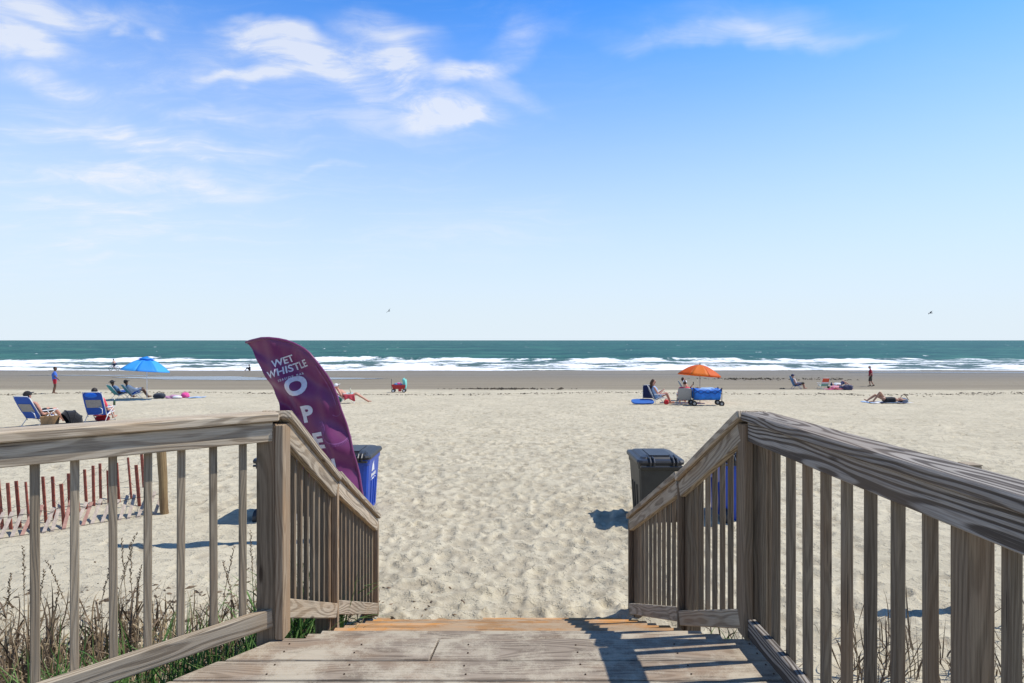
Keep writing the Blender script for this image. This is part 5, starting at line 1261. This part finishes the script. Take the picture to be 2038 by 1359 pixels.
lump('backpack', 'navy striped backpack at the feet of the person in pink', 'bag', at(1687, 776), 0, (.72, .45, .42), cloth_('navy_stripe', (.05, .05, .10)), 61, .2, parts=[('strap', lambda bm: tube(bm, [(-.2 + .36 * j / 8, -.12, .30 + .10 * math.sin(math.pi * j / 8)) for j in range(9)], .016, 6), GREYF)])
# --- sunbather
p = at(1764, 802); towel('beach_towel', 'blue and white patterned towel under the sunbather in black', p, R(-3), 2.05, .85, [LBL, WHT, NAVY, WHT, LBL, WHT, NAVY, WHT])
J = lying(1.0, arms=[((-.62, .26, .16), (-.80, .14, .16)), ((-.60, -.30, .10), (-.38, -.34, .07))])
make_person('person in a black swimsuit sunbathing on their back on a patterned towel', p + Vector((-.05, 0, .03)), R(176), J, SK_TAN, [('swimsuit', BLK)], HAIR_DK)
lump('straw_hat_bag', 'grey beach bag on the towel by the head of the sunbather', 'bag', at(1797, 801), 0, (.46, .34, .28), cloth_('slate_bag', (.12, .15, .20)), 71, .25, parts=[('strap', lambda bm: tube(bm, [(-.2 + .46 * j / 8, -.02, .16 + .26 * math.sin(math.pi * j / 8)) for j in range(9)], .016, 6), cloth_('brown_strap', (.10, .06, .03)))])
# --- gulls
def gull(label, px, py, Y, span, rz, roll):
    x = (px - 1019) / F * Y; z = CAMZ + (677 - py) / F * Y; t = thing('gull', label, 'bird', (x, Y, z), 0); m = plain('gull_grey', (.03, .03, .035), .7)
    RM = Euler((0, -roll, rz)).to_matrix().to_4x4(); bm = bmesh.new()
    ball(bm, (0, 0, 0), (.075, .26, .075), None, 12, 8); ball(bm, (0, .27, .03), (.05, .08, .05)); tube(bm, [(0, .33, .03), (0, .40, .02)], [.02, .004], 6); tube(bm, [(0, -.2, 0), (0, -.40, .01)], [.05, .07], 6)
    bm.transform(RM); from_bm('body', bm, m, t, smooth=True)
    for s in (-1, 1):
        bm = bmesh.new(); pr = None
        for k in range(9):
            f = k / 8; xx = s * f * span / 2; zz = .16 * math.sin(f * 2.4); c = .17 * (1 - f ** 2.2) + .012; yo = .06 * math.sin(f * 3) - .10 * f * f
            cur = [bm.verts.new((xx, yo + c, zz)), bm.verts.new((xx, yo - c, zz)), bm.verts.new((xx, yo, zz + .012))]
            if pr:
                for a in range(3): bm.faces.new((pr[a], pr[(a + 1) % 3], cur[(a + 1) % 3], cur[a]))
            pr = cur
        bm.transform(RM); from_bm('wing', bm, m, t, smooth=True)
gull('dark gull gliding in the sky above the purple flag', 774, 619, 110, 1.25, R(35), R(48))
gull('gull in the sky at far right above the horizon', 1852, 623, 120, 1.5, R(20), R(30))

# ------------------------------------------------------------------ dune grass
def grass_mats():
    out = []
    for nm, a, b_ in (('dry_blade', (.17, .12, .07), (.42, .33, .20)), ('dead_blade', (.07, .05, .032), (.22, .155, .095)), ('green_blade', (.05, .13, .025), (.13, .23, .06))):
        b = NB(nm); oi = b.nd('ShaderNodeNewGeometry'); b.put(b.b.inputs['Base Color'], b.mix(oi.outputs['Random Per Island'], a, b_)); b.b.inputs['Roughness'].default_value = .65; b.b.inputs['Specular IOR Level'].default_value = .25
        out.append(b.m)
    return out
G_DRY, G_DEAD, G_GREEN = grass_mats()
def blades(name, label, cat, spots, mat, lo, hi, curl, wid, seed, steps=6):
    rr = random.Random(seed); V, Fc = [], []
    for (x, y) in spots:
        L = rr.uniform(lo, hi); a = rr.uniform(0, 2 * math.pi); lean = rr.uniform(.05, .5); c = rr.uniform(-.3, 1) * curl; w = rr.uniform(.6, 1.2) * wid
        p = Vector((x, y, gz(x, y) - .03)); pitch = math.pi / 2 - lean; az = a; seg = L / steps; tw = rr.uniform(-.5, .5); base = len(V)
        for k in range(steps + 1):
            f = k / steps; ww = w * (1 - f ** 2.5) * (.6 + .8 * f * (1 - f) * 2) + .0006
            d = Vector((math.cos(pitch) * math.cos(az), math.cos(pitch) * math.sin(az), math.sin(pitch))); sd = Vector((-math.sin(az + tw * k), math.cos(az + tw * k), 0))
            fold = Vector((0, 0, 1)).cross(sd) * ww * .5
            V.extend([tuple(p - sd * ww), tuple(p + fold), tuple(p + sd * ww)])
            if k < steps:
                i = base + 3 * k; Fc.extend([(i, i + 1, i + 4, i + 3), (i + 1, i + 2, i + 5, i + 4)])
            p = p + d * seg; pitch -= c * (.25 + f) * 1.3; az += rr.uniform(-.35, .35) * curl
            g = gz(p.x, p.y) + .01
            if p.z < g: p.z = g + .01
    me = bpy.data.meshes.new(name); me.from_pydata(V, [], Fc); me.update()
    return tag(link(name, me, mat, smooth=False), label, cat, kind='stuff')
def scatter(n, fn, seed):
    rr = random.Random(seed); out = []
    while len(out) < n:
        q = fn(rr)
        if q: out.append(q)
    return out
def left_field(rr):
    cx, cy = rr.choice([(-4.2, 4.1), (-3.7, 4.2), (-3.3, 4.0), (-3.0, 4.4), (-2.6, 4.3), (-2.2, 4.2), (-1.75, 4.1), (-1.7, 4.7), (-4.6, 4.6), (-2.9, 3.7), (-3.6, 3.6), (-1.9, 3.5)])
    return (cx + rr.gauss(0, .22), cy + rr.gauss(0, .24))
blades('dry_grass', 'tangle of dry brown dune grass below the left deck railing', 'dune grass', scatter(1150, left_field, 1), G_DRY, .18, .52, .8, .0075, 11)
blades('dead_grass', 'dark curled dead blades among the dune grass at the left', 'dune grass', scatter(850, left_field, 2), G_DEAD, .2, .58, .95, .0095, 12)
def left_green(rr):
    t = rr.random() * .62; x = -1.25 - 2.2 * t + rr.gauss(0, .12); y = 3.35 - .75 * t + rr.gauss(0, .18)
    return (x, y) if not (abs(x + 1.1) < .06) else None
blades('green_grass', 'green grass growing along the left edge of the deck', 'grass', scatter(800, left_green, 3) + scatter(350, lambda rr: (-1.35 - rr.random() * .5, 3.4 + rr.random() * 1.3), 4), G_GREEN, .45, .95, .34, .008, 13)
def right_field(rr):
    cx, cy = rr.choice([(2.5, 4.0), (2.9, 4.4), (3.3, 4.2), (2.2, 3.6), (3.6, 4.0), (1.7, 4.2), (1.6, 3.6), (4.2, 4.7)])
    return (cx + rr.gauss(0, .16), cy + rr.gauss(0, .2))
blades('sparse_dry_grass', 'sparse dry grass on the sand behind the right deck railing', 'dune grass', scatter(330, right_field, 5), G_DEAD, .15, .5, .6, .007, 14)
blades('stair_grass', 'thin green and dry shoots under the right stair railing', 'grass', scatter(110, lambda rr: (1.25 + rr.random() * .5, 3.3 + rr.random() * 1.1), 6), G_GREEN, .12, .36, .4, .006, 15)
def oat(label, x, y, h, lean, group, seed):
    rr = random.Random(seed); z = gz(x, y); t = thing('sea_oat_stalk', label, 'dune plant', (x, y, z), 0, group); pts = [Vector((0, 0, -.03))]; n = 9
    for k in range(1, n + 1):
        f = k / n; pts.append(Vector((lean[0] * f ** 1.6 + rr.uniform(-.006, .006), lean[1] * f ** 1.6, h * f)))
    bm = bmesh.new(); tube(bm, pts, [.0045 - .0032 * k / n for k in range(n + 1)], 5); from_bm('stem', bm, G_DRY, t, smooth=True)
    bm = bmesh.new()
    for k in range(34):
        f = .58 + .42 * k / 34; i = min(int(f * n), n - 1); p = pts[i].lerp(pts[i + 1], f * n - i); a = rr.uniform(0, 6.28); d = Vector((math.cos(a) * .5, math.sin(a) * .5, .85)).normalized(); L = rr.uniform(.014, .028)
        s = d.orthogonal().normalized() * .0042; q = p + d * .003
        bm.faces.new([bm.verts.new(v) for v in (q, q + d * L * .5 + s, q + d * L, q + d * L * .5 - s)])
    from_bm('seed_head', bm, G_DEAD, t)
    for k in range(2):
        f = rr.uniform(.2, .5); i = int(f * n); p = pts[i]; a = rr.uniform(0, 6.28); L = rr.uniform(.15, .3); bm = bmesh.new(); prev = None
        for j in range(7):
            g = j / 6; c = p + Vector((math.cos(a) * L * g, math.sin(a) * L * g, .14 * math.sin(g * 2.6) - .06 * g * g)); s = Vector((-math.sin(a), math.cos(a), 0)) * (.007 * (1 - g) + .001); cur = (bm.verts.new(c - s), bm.verts.new(c + Vector((0, 0, -.003))), bm.verts.new(c + s))
            if prev: bm.faces.new((prev[0], prev[1], cur[1], cur[0])); bm.faces.new((prev[1], prev[2], cur[2], cur[1]))
            prev = cur
        from_bm('leaf', bm, G_DEAD, t)
k_ = 0
ORD = ('first', 'second', 'third', 'fourth', 'fifth', 'sixth', 'seventh', 'eighth')
def gapname(px): return ORD[sum(px < e for e in (488, 433, 373, 310, 237, 162, 82))]
def gapname_r(px): return ORD[max(0, sum(px > e for e in (1578, 1611, 1648, 1690, 1736, 1791, 1852)))]
def oat_words(pxs, fn):
    out = {}
    for px in pxs:
        same = sorted(q for q in pxs if fn(q) == fn(px)); n = len(same); i = same.index(px)
        out[px] = '' if n == 1 else ('left ' if i == 0 else 'right ' if i == n - 1 else 'middle ')
    return out
OWL = oat_words([48, 70, 150, 190, 222, 252, 262, 270, 100, 10, 440, 505, 470], gapname); OWR = oat_words([1708, 1775, 1822, 1812, 1760, 2010, 1602], gapname_r)
for (px, ptop, pb, lx) in ((48, 1090, 1300, -.03), (70, 1140, 1310, .05), (150, 1120, 1290, -.25), (190, 1112, 1300, .12), (222, 1065, 1290, .18), (252, 1075, 1270, -.06), (262, 1085, 1280, -.03), (270, 1130, 1290, .02), (100, 1180, 1300, .05), (10, 1145, 1300, .02), (440, 1090, 1255, .10), (505, 1060, 1250, -.04), (470, 1120, 1260, -.12)):
    Y = CAMZ * F / (pb - 677); h = CAMZ - (ptop - 677) / F * Y; X = (px - 1019) / F * Y; oat(OWL[px] + 'dry sea oat in the ' + gapname(px) + ' gap left of the left corner post', X, Y, h, (lx, .03), 'sea oats behind the left railing', 100 + k_); k_ += 1
for (px, ptop, pb, lx) in ((1708, 1200, 1350, -.03), (1775, 1228, 1350, .10), (1822, 1225, 1350, -.04), (1812, 1250, 1350, -.02), (1760, 1245, 1345, -.10), (2010, 1255, 1330, -.10), (1602, 1190, 1330, .02)):
    Y = CAMZ * F / (pb - 677); h = CAMZ - (ptop - 677) / F * Y; X = (px - 1019) / F * Y; oat(OWR[px] + 'dry sea oat in the ' + gapname_r(px) + ' wide gap of the right deck railing', X, Y, h, (lx, .03), 'sea oats behind the right railing', 200 + k_); k_ += 1
# ------------------------------------------------------------------ wrack line and litter
def debris(name, label, n, fn, lo, hi, mat, seed, flat=.35):
    rr = random.Random(seed); V, Fc = [], []
    for _ in range(n):
        x, y = fn(rr); s = rr.uniform(lo, hi) * (1 if rr.random() > .1 else 1.8); a = rr.uniform(0, 3.14); z = float(ground_z(np.array([x]), np.array([y]))[0]); c, sn = math.cos(a), math.sin(a); e = rr.uniform(.15, .6); b0 = len(V)
        for (u, v, w) in ((-1, 0, 0), (0, -e, 0), (1, 0, .1), (0, e, 0), (rr.uniform(-.3, .3), 0, flat)): V.append((x + s * (u * c - v * sn), y + s * (u * sn + v * c), z + s * w + .002))
        for i in range(4): Fc.append((b0 + i, b0 + (i + 1) % 4, b0 + 4))
    me = bpy.data.meshes.new(name); me.from_pydata(V, [], Fc); me.update(); return tag(link(name, me, mat), label, 'debris', kind='stuff')
WR = plain('seaweed_scraps', (.065, .05, .032), .9, .3, 12)
def wrack(rr):
    x = rr.uniform(-44, 44); y = 37.6 + 1.4 * math.sin(x * .21) + rr.gauss(0, .8) * (.5 + .5 * math.sin(x * .8) ** 2); return x, y
debris('wrack_line', 'line of dark seaweed scraps along the high tide mark', 1500, wrack, .03, .11, WR, 5)
def wrack2(rr):
    if rr.random() < .55: x = rr.uniform(22, 36) if rr.random() < .5 else rr.gauss(26, 3.2); y = 62 + rr.gauss(0, 1.0) + (x - 26) * -.05
    else: x = rr.gauss(-.6, 2.0); y = 44.5 + rr.gauss(0, .35)
    return x, y
debris('seaweed_clumps', 'dark seaweed clumps lying on the wet sand', 620, wrack2, .05, .17, WR, 6, .5)
debris('sand_litter', 'scattered dark bits and shell scraps on the dry sand', 420, lambda rr: (rr.gauss(0, 8), 4.8 + 28 * rr.random() ** 1.4), .004, .011, plain('shell_bits', (.10, .08, .06), .8, .4, 9), 7)
debris('leaf_litter', 'dry leaf litter on the sand below the left railing', 420, lambda rr: (-2.9 + rr.gauss(0, .9), 4.9 + abs(rr.gauss(0, .45))), .010, .035, G_DEAD, 8)
